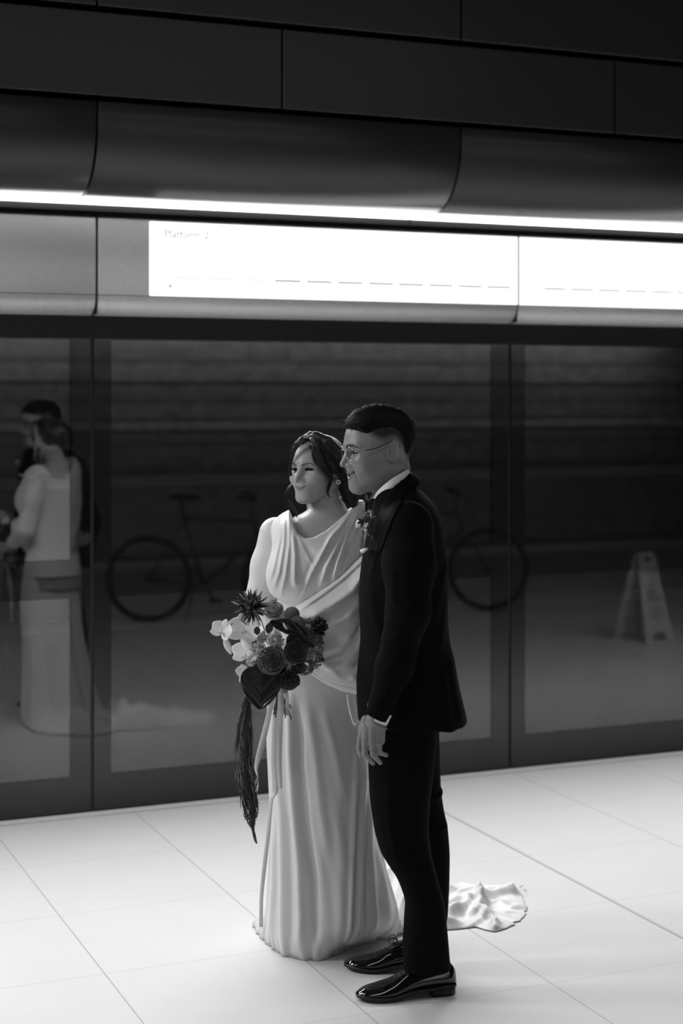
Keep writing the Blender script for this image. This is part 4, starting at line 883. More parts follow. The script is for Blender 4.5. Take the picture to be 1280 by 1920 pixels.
rings = rings[:-1]; last = rings[-1].copy(); last[:, 2] = .0012; rings.append(last)
SK = MB().loft(toworld(np.array(rings), DB), cap=False).build('skirt', M_satinw2, gown)
so = SK.modifiers.new('thickness', 'SOLIDIFY'); so.thickness = .0016; so.offset = -1
# train spread on the floor behind
TRP = [floor_uv(*p) for p in ((726, 1700), (742, 1742), (760, 1752), (800, 1750), (842, 1745), (870, 1743), (890, 1740), (905, 1745), (925, 1749), (950, 1743), (975, 1732), (988, 1716), (989, 1703), (982, 1685), (972, 1665), (945, 1666), (915, 1660), (885, 1655), (862, 1656), (830, 1664), (790, 1672), (745, 1676), (700, 1682), (670, 1694))]
def train_h(x, y):
    Q_ = np.stack([x, y], -1); e = -poly2(Q_, TRP); h_ = np.zeros(len(x))
    for pts, w_, hh in (([(740, 1722), (800, 1712), (860, 1702), (900, 1690), (960, 1680)], .028, .030), ([(845, 1722), (872, 1712), (880, 1703), (900, 1702)], .020, .032), ([(860, 1690), (895, 1688), (905, 1700), (890, 1722)], .018, .030), ([(905, 1720), (925, 1732), (930, 1745)], .016, .022),
                        ([(870, 1668), (920, 1672), (965, 1676)], .022, .014), ([(930, 1700), (960, 1708), (982, 1704)], .020, .012), ([(760, 1740), (800, 1738), (845, 1738)], .024, .020), ([(880, 1742), (900, 1732), (920, 1715)], .014, .012), ([(740, 1690), (790, 1690), (840, 1680)], .03, .03)):
        dd, t = seg_d(Q_, [floor_uv(*p) for p in pts]); h_ += hh * np.exp(-(dd / w_) ** 2)
    P3 = np.stack([x, y, 0 * x], -1); h_ += .006 * (1 + vnoise(P3 * A(1, 1.8, 1), 34, 12)) + .003 * (1 + vnoise(P3, 90, 3)); h_ += .10 * np.exp(-np.maximum(x - .20, 0) / .05) * (x < .6)
    return .001 + np.clip(h_, 0, 1) * np.clip(e / .035, 0, 1) ** .55
gx, gy = np.meshgrid(np.arange(.04, .70, .0055), np.arange(.0, .86, .0055), indexing='ij'); fx_, fy_ = gx.ravel(), gy.ravel(); ins = poly2(np.stack([fx_, fy_], -1), TRP)
def tr_surface(P):
    h_ = train_h(P[:, 0], P[:, 1]); e = poly2(P[:, :2], TRP); return np.maximum(np.maximum((P[:, 2] - h_) * .7, e), .0008 - P[:, 2])
V, Q = surface(tr_surface, A(-.02, .0, -.004), A(.72, .90, .15), .004)
TRN = mesh('train', toworld(V, DB), Q, M_satinw, gown)
# finger loop at the corner of the train
MB().tube(toworld(spline([A(*floor_uv(974, 1668), .008), A(*floor_uv(981, 1667), .014), A(*floor_uv(984, 1672), .006)], 8), DB), .0025, 6).build('train_loop', M_satinw, gown)

mb = MB(); petal_ = spline([U(651, 1302, -.16), U(654, 1325, -.155), U(660, 1348, -.15), U(665, 1359, -.15), U(669, 1352, -.15), U(668, 1330, -.145), U(664, 1304, -.14)], 40)
mb.tube(toworld(petal_, DB), .0042, 8, flat=.5); mb.build('hanging_sash_loop', M_satinw, gown)
# ================================================================== bouquet
def frame(n, up=(0, 0, 1)):
    n = A(*n); n /= np.linalg.norm(n); x = np.cross(A(*up), n); x /= np.linalg.norm(x) + 1e-9; return np.stack([x, np.cross(n, x), n], 1)    # columns: right, up, out
def petal(mb, o, d, n, L_, w_, curl=.3, cup=.2, tip=.6, nu=7, nv=5, mi=0, twist=0):
    """petal from o along d, face normal n"""
    d = A(*d); d /= np.linalg.norm(d); n = A(*n); n = n - d * n.dot(d); n /= np.linalg.norm(n) + 1e-9; s_ = np.cross(d, n); V = []
    for i in range(nu):
        t = i / (nu - 1); ww = w_ * (math.sin(math.pi * min(1, t ** tip * .96 + .02)) ** .75 + (.12 if i == 0 else 0)); an = curl * t; c = o + L_ * t * (d * math.cos(an) + n * math.sin(an)); nn = n * math.cos(an * 1.6) - d * math.sin(an * 1.6)
        ss = s_ * math.cos(twist * t) + nn * math.sin(twist * t)
        for j in range(nv): q = 2 * j / (nv - 1) - 1; V.append(c + ss * ww * q + nn * cup * ww * q * q)
    mb.add(np.array(V), [(i * nv + j, i * nv + j + 1, (i + 1) * nv + j + 1, (i + 1) * nv + j) for i in range(nu - 1) for j in range(nv - 1)], mi)
def fin(mb, name, m, parent, th=.0007, **k):
    mb.V = [toworld(v, DB) for v in mb.V]; o = mb.build(name, m, parent, **k)
    if th: so = o.modifiers.new('t', 'SOLIDIFY'); so.thickness = th; so.offset = 0
    return o
def gm(name, c, r=.55, a=.25, sc=120, **k): return mat(name, c, r, noise=(sc, a), **k)
FM = dict(rose=gm('mauve_rose', .085), rose2=gm('dusky_rose', .06), dahlia=gm('dark_dahlia', .030), dtip=gm('dahlia_pale', .34), white=gm('orchid_white', .85, .5, .04), mum=gm('pale_mum', .80, .7, .1), mum2=gm('grey_mum', .60, .7, .2), ball=gm('button_flower', .22, .9, .3, 500),
          hyd=gm('hydrangea_grey', .21, .7, .35, 200), hyd2=gm('hydrangea_pale', .36, .7, .2, 200), dark=gm('dark_carnation', .055, .6, .4), leaf=gm('dark_leaf', .009, .28, .3), vein=gm('leaf_vein', .022, .4), green=gm('foliage_green', .07, .6), stem=gm('stem_grey', .12, .6), ama=gm('amaranth_dark', .045, .7, .4, 300), amat=gm('amaranth_tip', .20, .7, .3, 300), ribbon=None, ran=gm('ranunculus_grey', .40, .6, .15))
_r = mat('sheer_ribbon', .62, .5, sheen=.2); _nt = _r.node_tree; _x, _t = _nt.nodes.new('ShaderNodeMixShader'), _nt.nodes.new('ShaderNodeBsdfTransparent')
_x.inputs[0].default_value = .72; _nt.links.new(_t.outputs[0], _x.inputs[1]); _nt.links.new(_nt.nodes['Principled BSDF'].outputs[0], _x.inputs[2]); _nt.links.new(_x.outputs[0], _nt.nodes['Material Output'].inputs[0]); FM['ribbon'] = _r
boq = toworld(U(510, 1250, -.28), DB)
bouquet = empty('bouquet', tuple(boq), label='bouquet of roses, orchids, dahlia and a big dark heart leaf, trailing dark amaranth and ribbons', cat='bouquet')
rf = np.random.default_rng(21)
def rose(c, n, R, m, name='rose', k0=26, open_=1.0, seed=1):
    r = np.random.default_rng(seed); Fm = frame(n); mb = MB()
    for k in range(k0):
        f = k / (k0 - 1); rr_ = R * (.07 + .80 * f ** 1.1); hh = R * (.95 - .42 * f); ang = k * 2.4 + r.normal(0, .15); span = 1.25 - .25 * f; V = []; nu, nv = 6, 9; fl = .05 + .42 * f ** 2 * open_
        for i in range(nu):
            t = i / (nu - 1)
            for j in range(nv):
                q = 2 * j / (nv - 1) - 1; a = ang + q * span; ra = rr_ * (.45 + .55 * math.sin(t * math.pi / 2)) + R * fl * max(0, t - .6) * 1.6 * (1 - .3 * q * q); ra *= 1 - .10 * q * q * (1 - f); h = -R * .35 + hh * t * (1 - .22 * q * q) - R * .25 * f * max(0, t - .75) + r.normal(0, .0003)
                V.append(c + Fm @ A(ra * math.cos(a), ra * math.sin(a), h))
        mb.add(np.array(V), [(i * nv + j, i * nv + j + 1, (i + 1) * nv + j + 1, (i + 1) * nv + j) for i in range(nu - 1) for j in range(nv - 1)])
    mb.ell(c - Fm @ A(0, 0, R * .15), (R * .5, R * .5, R * .4)); return fin(mb, name, m, bouquet)
def burst(c, n, R, m, name, N, wd, lay=3, curl=.5, cone_=1.45, tip=.7, seed=1, m2=None, cup=.6, jit=.12):
    r = np.random.default_rng(seed); Fm = frame(n); mb = MB(); 
    for i in range(N):
        f = (i + .5) / N; po = cone_ * f ** .55; az = i * 2.39996; L_ = R * (.62 + .38 * f ** .5) * (1 + r.normal(0, jit)); d = Fm @ A(math.sin(po) * math.cos(az), math.sin(po) * math.sin(az), math.cos(po)) + r.normal(0, jit * .7, 3); out = Fm @ A(math.cos(az), math.sin(az), 0)
        nn = Fm @ A(0, 0, 1) - out * .2; petal(mb, c + Fm @ A(0, 0, -R * .1), d, nn, L_, wd * R * (.6 + .4 * f) * (1 + r.normal(0, .1)), curl=curl * r.uniform(.3, 1.2), cup=cup, tip=tip, nu=6, nv=3, mi=int(m2 is not None and r.random() < .38), twist=r.normal(0, .25))
    mb.ell(c - Fm @ A(0, 0, R * .15), (R * .25,) * 3)
    return fin(mb, name, m, bouquet, .0005, mats=[m, m2] if m2 else None)
def blob(c, r_, m, name, florets, fs, seed, m2, squash=(1, 1, 1)):
    r = np.random.default_rng(seed); mb = MB(); 
    for i in range(florets):
        v = r.normal(size=3); v[1] = -abs(v[1]) * .9; v /= np.linalg.norm(v); p = c + v * A(*r_) * r.uniform(.82, 1.06); Fm = frame(v + r.normal(0, .25, 3)); mi = int(r.random() < .4); s1 = fs * r.uniform(.8, 1.2)
        for q in range(4): a = q * math.pi / 2 + i; d = Fm @ A(math.cos(a), math.sin(a), .15); petal(mb, p, d, Fm[:, 2], s1, s1 * .48, curl=r.uniform(-.2, .4), cup=-.2, tip=.8, nu=4, nv=3, mi=mi)
        mb.ell(p + Fm[:, 2] * .0008, (.0011,) * 3, mi, 6, 4)
    return fin(mb, name, m, bouquet, .0004, mats=[m, m2])
def leafh(c, n, up, Lg, Wd, m, name, heart=True, fold=.12, veins=True):
    Fm = frame(n, up); nu, nv = 30, 17; V = []
    for i in range(nu):
        t = i / (nu - 1)
        if heart: w_ = max(Wd * np.interp(t, [0, .02, .06, .14, .26, .38, .5, .62, .74, .86, .95, 1], [.30, .52, .74, .93, 1, .99, .93, .82, .66, .45, .22, .0]), .0004)
        else: w_ = Wd * math.sin(math.pi * (t * .96 + .02)) ** .8
        for j in range(nv):
            q = 2 * j / (nv - 1) - 1; y = Lg * (.42 - t) + ((Lg * (.10 * math.sin(min(1, abs(q) * 1.25) * math.pi) - .035 * (1 - abs(q)) ** 3) * (1 - t) ** 7) if heart else 0); b = Fm @ A(w_ * q, y, fold * Wd * abs(q) ** 1.3 - .10 * Lg * (t - .4) ** 2 + .0016 * math.sin(abs(q) * 9 + t * 16)); V.append(c + b)
    V = np.array(V); mb = MB(); mb.add(V, [(i * nv + j, i * nv + j + 1, (i + 1) * nv + j + 1, (i + 1) * nv + j) for i in range(nu - 1) for j in range(nv - 1)]); o = fin(mb, name, m, bouquet, .0012)
    if veins:
        Vg = V.reshape(nu, nv, 3); vb = MB(); mid = nv // 2; of = Fm[:, 2] * .0011
        vb.tube(Vg[3:-1, mid] + of, np.linspace(.0011, .0004, nu - 4), 5)
        for k in (4, 10, 16):
            for sg in (-1, 1):
                pts = [Vg[int(np.clip(k + sl * (j ** 1.25), 1, nu - 2)), mid + sg * j] + of for j in range(0, mid - 0) for sl in ((-.28 if k == 3 else .22 + .02 * k),)]; vb.tube(spline(pts, 16), np.linspace(.0007, .0003, 16), 4)
        vb.V = [toworld(v, DB) for v in vb.V]; vb.build('vein', FM['vein'], o)
    return o
# front flowers
rose(U(511, 1238, -.345), (-.20, -.95, .22), .041, FM['rose'], seed=3)
rose(U(556, 1222, -.335), (.18, -.93, .25), .037, FM['rose2'], open_=.7, seed=4)
rose(U(559, 1252, -.325), (.15, -.85, -.35), .024, FM['rose2'], k0=14, open_=.5, seed=5)
rose(U(514, 1143, -.265), (-.05, -.85, .45), .034, FM['ran'], name='ranunculus', k0=16, open_=.3, seed=6)
burst(U(470, 1137, -.315), (-.30, -.85, .35), .056, FM['dahlia'], 'dahlia', 120, .085, curl=.5, cone_=2.0, tip=.8, seed=2, m2=FM['dtip'], jit=.14)
burst(U(517, 1202, -.325), (-.05, -.9, .35), .032, FM['mum'], 'chrysanthemum', 150, .13, curl=.75, cone_=1.55, seed=5, m2=FM['mum2'])
burst(U(487, 1219, -.325), (-.35, -.9, .15), .034, FM['mum'], 'chrysanthemum', 150, .13, curl=.75, cone_=1.55, seed=6, m2=FM['mum2'])
burst(U(476, 1238, -.295), (-.55, -.8, .05), .026, FM['mum'], 'chrysanthemum', 130, .13, curl=.75, cone_=1.55, seed=7)
burst(U(495, 1196, -.290), (-.35, -.8, .35), .026, FM['mum'], 'chrysanthemum', 130, .13, curl=.75, cone_=1.55, seed=8, m2=FM['mum2'])
for (x, y, v, r_) in ((547, 1152, -.275, .0235), (557, 1170, -.300, .0245)):
    mb = MB(); c = U(x, y, v); mb.ell(c, (r_ * .93,) * 3, 0, 24, 16)
    for i in range(420):
        z = 1 - 2 * (i + .5) / 420; a = i * 2.39996; q = math.sqrt(1 - z * z); mb.ell(c + A(q * math.cos(a), q * math.sin(a), z) * r_ * .95, (.0016,) * 3, 0, 5, 4)
    fin(mb, 'button_flower', FM['ball'], bouquet, 0)
blob(U(590, 1212, -.290), (.024, .030, .062), FM['hyd'], 'hydrangea', 130, .0085, 3, FM['hyd2'])
blob(U(577, 1176, -.285), (.024, .025, .026), FM['hyd'], 'hydrangea', 60, .0075, 4, FM['mum2'])
blob(U(572, 1250, -.290), (.022, .025, .024), FM['hyd'], 'hydrangea', 50, .0085, 6, FM['hyd2'])
def ruffle(c, n, R, m, seed, name='carnation'):
    r = np.random.default_rng(seed); Fm = frame(n); mb = MB()
    for k in range(34):
        f = k / 33; az = k * 2.4; po = .15 + 1.25 * f; d = Fm @ A(math.sin(po) * math.cos(az), math.sin(po) * math.sin(az), math.cos(po)); V = []; nu, nv = 5, 13; s_ = np.cross(d, Fm[:, 2]); s_ /= np.linalg.norm(s_) + 1e-9; nn = np.cross(s_, d)
        for i in range(nu):
            t = i / (nu - 1)
            for j in range(nv): q = 2 * j / (nv - 1) - 1; V.append(c + d * R * t * (1 - .15 * q * q) + s_ * R * .42 * t ** .7 * q + nn * R * .10 * t * math.sin(q * 9 + k) + r.normal(0, .0004, 3))
        mb.add(np.array(V), [(i * nv + j, i * nv + j + 1, (i + 1) * nv + j + 1, (i + 1) * nv + j) for i in range(nu - 1) for j in range(nv - 1)])
    return fin(mb, name, m, bouquet, .0005)
burst(U(597, 1176, -.315), (.35, -.75, .5), .036, FM['dark'], 'carnation', 60, .24, curl=.7, cone_=1.9, tip=1.1, seed=12, cup=.3); ruffle(U(541, 1272, -.320), (.05, -.9, -.4), .036, FM['dark'], 2); ruffle(U(528, 1262, -.300), (0, -.8, -.5), .030, FM['dark'], 5)
# moth orchids
def orchid(c, n, up, R, seed, lip=True):
    Fm = frame(n, up); mb = MB()
    for a, L_, w_ in ((90, 1.0, .34), (205, .95, .34), (335, .95, .34), (20, 1.0, .56), (160, 1.0, .56)):
        d = Fm @ A(math.cos(math.radians(a)), math.sin(math.radians(a)), .1); petal(mb, c + Fm[:, 2] * (.001 if w_ > .5 else 0), d, Fm[:, 2], R * L_, R * w_, curl=.18, cup=-.12, tip=.85, nu=10, nv=9)
    o = fin(mb, 'orchid', FM['white'], bouquet)
    if lip:
        mb = MB(); mb.ell(c + Fm @ A(0, -R * .12, R * .12), (R * .10,) * 3)
        for sx in (-1, 1): petal(mb, c + Fm @ A(0, -R * .15, R * .1), Fm @ A(sx * .5, -.7, .5), Fm[:, 2], R * .34, R * .13, curl=.8, cup=.5)
        fin(mb, 'orchid_lip', FM['mum'], o)
    return o
orchid(U(417, 1184, -.30), (-.35, -.86, .30), (.35, 0, .9), .040, 1); 
mb = MB(); petal(mb, U(421, 1198, -.305), A(.40, -.05, -.92), A(0, -1, 0), .050, .0105, curl=.1, cup=-.2, tip=.75, nu=10, nv=7); fin(mb, 'orchid_petal', FM['white'], bouquet)
orchid(U(459, 1180, -.285), (-.25, -.94, .1), (-.1, 0, 1), .056, 2); orchid(U(461, 1226, -.275), (-.5, -.85, -.05), (.1, 0, 1), .048, 3); orchid(U(473, 1205, -.270), (-.2, -.95, .1), (.3, 0, 1), .042, 4, False); orchid(U(529, 1164, -.262), (.0, -.9, .4), (0, 0, 1), .034, 5, False); orchid(U(463, 1262, -.268), (-.3, -.9, -.2), (-.6, 0, -.7), .036, 6, False); orchid(U(474, 1300, -.25), (-.2, -.9, -.2), (0, 0, -1), .026, 7, False)
# leaves
leafh(U(490, 1283, -.335), (-.14, -.96, .10), (.04, 0, 1), .128, .063, FM['leaf'], 'heart_leaf')
lf = leafh(U(535, 1178, -.335), (.05, -.72, .70), (-.93, .1, .33), .118, .026, FM['leaf'], 'spathe', heart=False, fold=.5); 
mb = MB(); mb.tube(spline([U(538, 1180, -.345), U(534, 1174, -.356), U(531, 1168, -.362)], 8), [.0035, .0042, .004, .0038, .0034, .003, .0024, .001], 8); fin(mb, 'spadix', FM['mum'], bouquet, 0)
leafh(U(566, 1190, -.318), (.2, -.9, .4), (-.6, 0, .8), .09, .022, FM['dark'], 'dark_petal', heart=False, fold=.5, veins=False)
for (x, y, v, n, up, L_, w_) in ((505, 1176, -.30, (-.2, -.9, .3), (.1, 0, 1), .036, .012), (482, 1184, -.325, (-.1, -1, .1), (.1, 0, -1), .024, .010), (480, 1208, -.325, (-.3, -.9, .1), (.3, 0, 1), .034, .013), (523, 1292, -.285, (0, -.9, -.3), (.3, 0, -1), .05, .014), (555, 1275, -.29, (.2, -.9, -.2), (.5, 0, -.8), .045, .012), (600, 1235, -.28, (.3, -.9, 0), (.8, 0, -.4), .034, .010), (548, 1196, -.31, (.1, -.9, .3), (.5, 0, .8), .05, .015)):
    leafh(U(x, y, v), n, up, L_, w_, FM['green'], 'small_leaf', heart=False, veins=False)
mb = MB()
for (a, b) in (((417, 1186), (447, 1160)), ((447, 1160), (478, 1190)), ((490, 1165), (500, 1206)), ((476, 1190), (500, 1215)), ((465, 1170), (468, 1192))): mb.tube(spline([U(*a, -.29), (U(*a, -.29) + U(*b, -.28)) / 2 + A(.002, 0, .003), U(*b, -.27)], 8), .0016, 6)
for i in range(18):
    a = U(515 + rf.uniform(-16, 22), 1258, -.27 + rf.uniform(-.02, .02)); b = U(523 + rf.uniform(-4, 4), 1290, -.262 + rf.uniform(-.008, .008)); sx = rf.choice([-1, 1]); c = U(530 + sx * 10 + rf.uniform(-8, 8), 1338 + rf.uniform(-12, 12), -.255 + rf.uniform(-.012, .012)); mb.tube(spline([a, b, c], 10), rf.uniform(.0016, .0028), 6)
mb.tube(spline([U(500, 1240, -.3), U(490, 1275, -.31), U(488, 1262, -.33)], 8), .0022, 6)
fin(mb, 'stems', FM['stem'], bouquet, 0)
mb = MB()
for i in range(12):
    t = i / 11; mb.tube(spline([U(520 - 2 * t, 1284 + 14 * t, -.278), U(528, 1285 + 15 * t, -.288), U(537 + t, 1283 + 14 * t, -.278)], 8), .0035, 6)
fin(mb, 'binding_tape', FM['ribbon'], bouquet, 0)
# trailing amaranth: strands of tiny beads inside a hanging tapering mass
mb = MB(); r = np.random.default_rng(5)
cen = spline([U(464, 1296, -.28), U(459, 1350, -.285), U(458, 1420, -.285), U(461, 1470, -.285), U(469, 1515, -.285), U(472, 1545, -.285), U(481, 1582, -.283)], 60)
wid = np.interp(np.linspace(0, 1, 60), [0, .08, .25, .45, .62, .75, .83, .86, 1], [.006, .016, .027, .031, .028, .020, .011, .004, .0015])
for s_ in range(300):
    a = r.uniform(0, 6.28); k = math.sqrt(r.uniform(.02, 1)); i0 = int(r.uniform(0, 40)) if s_ > 45 else int(r.uniform(0, 5)); i1 = min(59, i0 + int(r.uniform(6, 18))) if s_ < 280 else 59
    pts, rad = [], []; ph = r.uniform(0, 6)
    for i in np.arange(i0, i1, .5):
        c = cen[int(i)] * (1 - i % 1) + cen[min(int(i) + 1, 59)] * (i % 1); w_ = np.interp(i, range(60), wid); f = (i - i0) / (i1 - i0); kk = k * (.65 + .5 * f); pts.append(c + A(math.cos(a) * w_ * kk, math.sin(a) * w_ * .7 * kk, -.002) + A(math.sin(i * .8 + ph), math.cos(i * .7 + ph), 0) * .0016 + r.normal(0, .0007, 3)); rad.append((.0011 if int(i * 2) % 2 else .0023) * (1 - .6 * f ** 3) * r.uniform(.7, 1.3))
    mb.tube(pts, rad, 5, mi=int(r.random() < .16))
mb.tube(cen[:52], np.interp(np.linspace(0, 1, 52), np.linspace(0, 1, 60), wid) * .45, 8)
fin(mb, 'trailing_amaranth', FM['ama'], bouquet, 0, mats=[FM['ama'], FM['amat']])
# ribbons
def ribbon(pts, wd, name='ribbon', side=(1, 0, 0), tw=0, th=.0005, m=None, parent=None):
    C = spline(pts, 60); T = np.gradient(C, axis=0); T /= np.linalg.norm(T, axis=1)[:, None]; W = np.interp(np.linspace(0, 1, 60), np.linspace(0, 1, len(wd)), wd) if not np.isscalar(wd) else np.full(60, wd); V = []
    TW = np.interp(np.linspace(0, 1, 60), np.linspace(0, 1, len(tw)), tw) if not np.isscalar(tw) else np.linspace(0, tw, 60)
    for i in range(60):
        s_ = A(*side) - T[i] * A(*side).dot(T[i]); s_ /= np.linalg.norm(s_); n = np.cross(T[i], s_); s2 = s_ * math.cos(TW[i]) + n * math.sin(TW[i])
        for q in (-1, 0, 1): V.append(C[i] + s2 * q * W[i] / 2 + n * .0006 * (q == 0))
    mb = MB(); mb.add(np.array(V), [(i * 3 + j, i * 3 + j + 1, i * 3 + 4 + j, i * 3 + 3 + j) for i in range(59) for j in range(2)]); return fin(mb, name, m or FM['ribbon'], bouquet, th)
ribbon([U(515, 1290, -.275), U(506, 1330, -.25), U(497, 1370, -.24), U(487, 1410, -.24), U(480, 1440, -.24), U(484, 1462, -.25), U(480, 1485, -.26), U(466, 1497, -.26), U(455, 1492, -.25), U(463, 1488, -.245), U(478, 1470, -.245), U(483, 1458, -.24)], [.014, .016, .020, .020, .016, .010, .013, .016, .011, .008, .010, .008], tw=[0, .3, .5, .3, .8, 1.6, .6, .3, 1.0, 1.4, .8, 1.2])
ribbon([U(522, 1292, -.272), U(517, 1340, -.20), U(514, 1420, -.172), U(516, 1480, -.175), U(509, 1500, -.185), U(503, 1560, -.19), U(496, 1620, -.19), U(490, 1680, -.19), U(489, 1738, -.19)], [.016, .018, .020, .022, .014, .013, .013, .012, .012], tw=[0, 0, .2, .4, .8, .4, .2, .3, .2])
ribbon([U(527, 1292, -.285), U(526, 1330, -.275), U(524, 1370, -.225), U(523, 1430, -.19), U(525, 1478, -.19)], [.018, .019, .018, .017, .014], tw=[0, .1, 0, .2, .5])
ribbon([U(536, 1292, -.282), U(538, 1318, -.272), U(534, 1340, -.255)], [.012, .013, .010], tw=[.2, .5, .3])
# ================================================================== boutonniere on the groom's lapel
bo = empty('boutonniere', (0, 0, 0)); bo.location = toworld(G(692, 975, -.13), DG) - gbw; bo.parent = groom
_b = bouquet; bouquet = bo; Gv = lambda x, y, v: uvz(x, y, v, DG) + A(0, DG - DB, 0)
mb = MB(); n0 = A(-.3, -.9, .1)
for a in (150, 195, 250, 60, 20): petal(mb, Gv(681, 978, -.155), A(math.cos(math.radians(a)), -.1, math.sin(math.radians(a))), n0, .020, .0042, curl=.2, cup=.4, tip=.8, nu=6, nv=5)
for i in range(34):
    a = rf.uniform(0, 6.28); p = Gv(692 + rf.normal(0, 6), 978 + rf.normal(0, 14), -.145 + rf.normal(0, .008)); petal(mb, p, A(math.cos(a), rf.normal(0, .4), math.sin(a)), n0 + rf.normal(0, .4, 3), rf.uniform(.008, .016), .0028, curl=.4, cup=.4, nu=5, nv=3)
fin(mb, 'sprig_leaves', gm('sprig_green', .035), bo, .0004)
mb = MB(); petal(mb, Gv(677, 975, -.142), A(-.55, 0, -.85), n0, .027, .0105, curl=.15, cup=-.2, nu=8, nv=7); petal(mb, Gv(687, 989, -.146), A(-.9, -.1, -.3), n0, .022, .003, curl=.2, cup=.3, nu=6, nv=3); petal(mb, Gv(695, 962, -.146), A(.2, 0, -.9), n0, .017, .005, curl=.2); petal(mb, Gv(684, 984, -.15), A(.1, -.1, -.9), n0, .020, .0045, curl=.3); petal(mb, Gv(690, 980, -.15), A(-.5, -.1, -.8), n0, .018, .004)
fin(mb, 'small_orchid', FM['white'], bo, .0004)
mb = MB()
for i in range(12): a = Gv(694 + rf.normal(0, 2), 1004, -.14); b = Gv(690 + rf.normal(0, 7), 960 + rf.normal(0, 8), -.15 + rf.normal(0, .006)); mb.tube(spline([a, (a + b) / 2 + A(rf.normal(0, .003), 0, 0), b], 6), .0008, 5); mb.ell(b, (.0022, .0022, .003), 0, 8, 6)
fin(mb, 'stems', gm('sprig_stem', .05), bo, 0)
bouquet = _b
# ================================================================== things the glass mirrors: bicycles and a floor sign on the platform
M_tyre = mat('tyre_rubber', .03, .8); M_frame = mat('bicycle_paint', .06, .3); M_steel = mat('bicycle_steel', .15, .3, metal=1)
def bicycle(loc, rz, label):
    root = empty('bicycle', (0, 0, 0), label=label, cat='bicycle'); R_ = .335; wb_ = 1.04
    Mx = np.array(Matrix.Rotation(rz, 3, 'Z')); T = lambda P: np.asarray(P, float) @ Mx.T + A(*loc)
    def fb(mb, name, m, parent=root): mb.V = [T(v) for v in mb.V]; return mb.build(name, m, parent)
    root.location = loc
    for x in (0, wb_):
        th = np.linspace(0, 2 * math.pi, 49); t = MB(); t.tube(np.stack([x + (R_ - .02) * np.cos(th), 0 * th, R_ + (R_ - .02) * np.sin(th)], -1), .020, 10, cap=False); wh = fb(t, 'wheel', M_tyre)
        t = MB(); t.tube(np.stack([x + (R_ - .045) * np.cos(th), 0 * th, R_ + (R_ - .045) * np.sin(th)], -1), .008, 6, cap=False); t.tube([(x, -.04, R_), (x, .04, R_)], .02, 10)
        for i in range(24): a = i * math.pi / 12; t.tube([(x + .018 * math.cos(a + .6), .02 * (-1) ** i, R_ + .018 * math.sin(a + .6)), (x + (R_ - .045) * math.cos(a), 0, R_ + (R_ - .045) * math.sin(a))], .001, 4)
        fb(t, 'rim', M_steel, wh)
    bbk, st, hd, hb_, sd = A(.42, 0, .29), A(.27, 0, .80), A(.80, 0, .78), A(.84, 0, .66), A(.25, 0, .93)
    f = MB()
    for a, b, r_ in ((bbk, st, .015), (st, hd, .015), (hb_, bbk, .018), (hd, hb_, .019)): f.tube([a, b], r_, 10)
    for sy in (-.05, .05): f.tube([A(0, sy, R_), bbk], .009, 8); f.tube([A(0, sy, R_), st - A(0, 0, .02)], .008, 8)
    fb(f, 'frame', M_frame)
    f = MB()
    for sy in (-.05, .05): f.tube(spline([A(wb_, sy, R_), A(.93, sy, .52), A(.85, sy * .6, .63)], 8), .010, 8)
    f.tube([hb_, hd, A(.78, 0, .90)], .013, 8); fb(f, 'fork', M_frame)
    f = MB(); f.tube(spline([A(.70, -.30, .98), A(.80, -.18, .96), A(.80, 0, .92), A(.80, .18, .96), A(.70, .30, .98)], 20), .012, 8); fb(f, 'handlebar', M_tyre)
    f = MB(); f.tube([st, sd], .012, 8); f.ell(sd + A(.02, 0, .03), (.13, .065, .028)); fb(f, 'saddle', M_tyre)
    f = MB(); th = np.linspace(0, 2 * math.pi, 33); f.tube(np.stack([.42 + .09 * np.cos(th), 0 * th - .05, .29 + .09 * np.sin(th)], -1), .004, 6, cap=False); f.tube([(.42, -.05, .29), (.50, -.08, .15)], .01, 6); f.tube([(.42, .05, .29), (.34, .08, .43)], .01, 6)
    f.box(.45, .55, -.16, -.08, .14, .16); f.box(.29, .39, .08, .16, .42, .44); f.tube([(0, -.05, R_ + .03), (.42, -.05, .38)], .004, 5); f.tube([(0, -.05, R_ - .03), (.42, -.05, .20)], .004, 5); fb(f, 'crank', M_steel)
    f = MB(); f.tube([(.36, .05, .30), (.30, .20, .012)], .008, 6); fb(f, 'kickstand', M_steel)
    return root
rzb = math.atan2(.3915, .92)
bicycle((3.50, 1.28, 0), rzb, 'bicycle mirrored in the middle glass left of the couple, saddle above its wheel')
bicycle((6.22 - 1.04 * .92, 1.70 - 1.04 * .3915, 0), rzb, 'bicycle mirrored right of the man, only the lower part of a wheel showing')
wf = empty('wet_floor_sign', (6.50, 3.52, 0), label='pale folding caution sign standing on the floor, mirrored in the right glass', cat='sign')
M_wf = mat('yellow_plastic_grey', .55, .5); M_wt = mat('sign_print', .03, .6)
Rw = np.array(Matrix.Rotation(math.radians(158), 3, 'Z'))
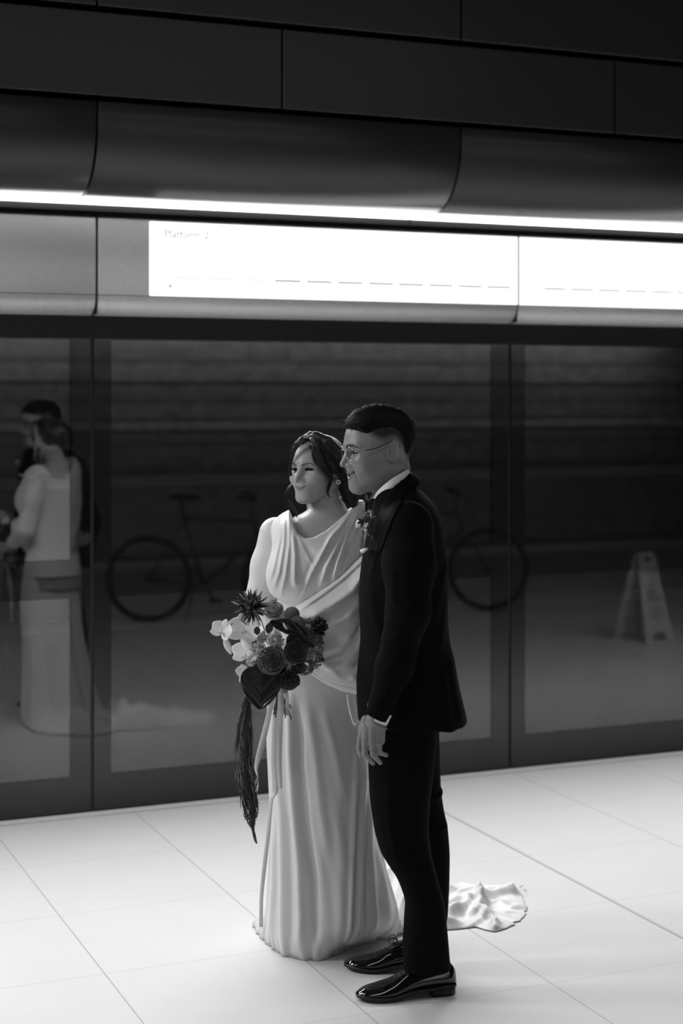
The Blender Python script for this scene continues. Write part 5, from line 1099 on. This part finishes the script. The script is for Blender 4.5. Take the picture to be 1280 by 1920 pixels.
def wpan(sg):
    mb = MB(); O = A(6.50, 3.52, 0)
    # outline in panel plane (x across, h up)
    outer = [(-.17, 0), (-.085, 0), (-.075, .055), (-.05, .075), (.05, .075), (.075, .055), (.085, 0), (.17, 0), (.095, .60), (.07, .625), (-.07, .625), (-.095, .60)]
    bm = bmesh.new(); hole = [(-.045, .56), (.045, .56), (.045, .595), (-.045, .595)]
    vo = [bm.verts.new((x, 0, z)) for x, z in outer]; vh = [bm.verts.new((x, 0, z)) for x, z in hole]
    e = [bm.edges.new((vo[i], vo[(i + 1) % len(vo)])) for i in range(len(vo))] + [bm.edges.new((vh[i], vh[(i + 1) % 4])) for i in range(4)]
    bmesh.ops.triangle_fill(bm, use_beauty=True, edges=e); V = np.array([v.co[:] for v in bm.verts]); bm.verts.index_update(); Fc = [tuple(v.index for v in f.verts) for f in bm.faces]; bm.free()
    lean = .20; f = lambda V, off=0: (np.stack([V[:, 0], sg * (.14 - V[:, 2] * .205 + off), V[:, 2]], -1) @ Rw.T) + O
    o = mesh('panel', f(V), Fc, M_wf, wf, smooth=False); so = o.modifiers.new('t', 'SOLIDIFY'); so.thickness = .012; so.offset = 0
    def txt(body, size, z):
        c = bpy.data.curves.new('t', 'FONT'); c.body = body; c.size = size; c.align_x = 'CENTER'; ob = bpy.data.objects.new('t', c); COL.objects.link(ob); me = bpy.data.meshes.new_from_object(ob.evaluated_get(bpy.context.evaluated_depsgraph_get())); bpy.data.objects.remove(ob)
        W = np.array([v.co[:] for v in me.vertices]); P3 = np.stack([-W[:, 0] * sg, 0 * W[:, 0], z + W[:, 1]], -1); t_ = mesh('lettering', f(P3, .0085), [tuple(p.vertices) for p in me.polygons], M_wt, o, smooth=False)
    txt('CAUTION', .042, .475); txt('WET', .05, .215); txt('FLOOR', .05, .165)
    mb = MB(); pr = lambda q: np.array([(x * -sg, 0, z) for x, z in q])
    def flat(q): mb.add(f(pr(q), .0085), [tuple(range(len(q)))])
    for a, b in (((-.075, .29), (0, .43)), ((0, .43), (.075, .29)), ((.075, .29), (-.075, .29))):
        d = A(b[0] - a[0], b[1] - a[1]); d /= np.linalg.norm(d); n = A(-d[1], d[0]) * .005; flat([(a[0] - n[0], a[1] - n[1]), (b[0] - n[0], b[1] - n[1]), (b[0] + n[0], b[1] + n[1]), (a[0] + n[0], a[1] + n[1])])
    flat([(-.012, .375), (.0, .385), (.010, .375), (.0, .365)]); flat([(-.006, .362), (.010, .366), (.022, .325), (.012, .318)]); flat([(.012, .325), (.024, .322), (-.018, .300), (-.022, .306)]); flat([(.02, .33), (.03, .325), (.045, .300), (.037, .297)]); flat([(.006, .36), (.01, .352), (.036, .352), (.036, .358)])
    mb.build('pictogram', M_wt, o, smooth=False)
wpan(1); wpan(-1)
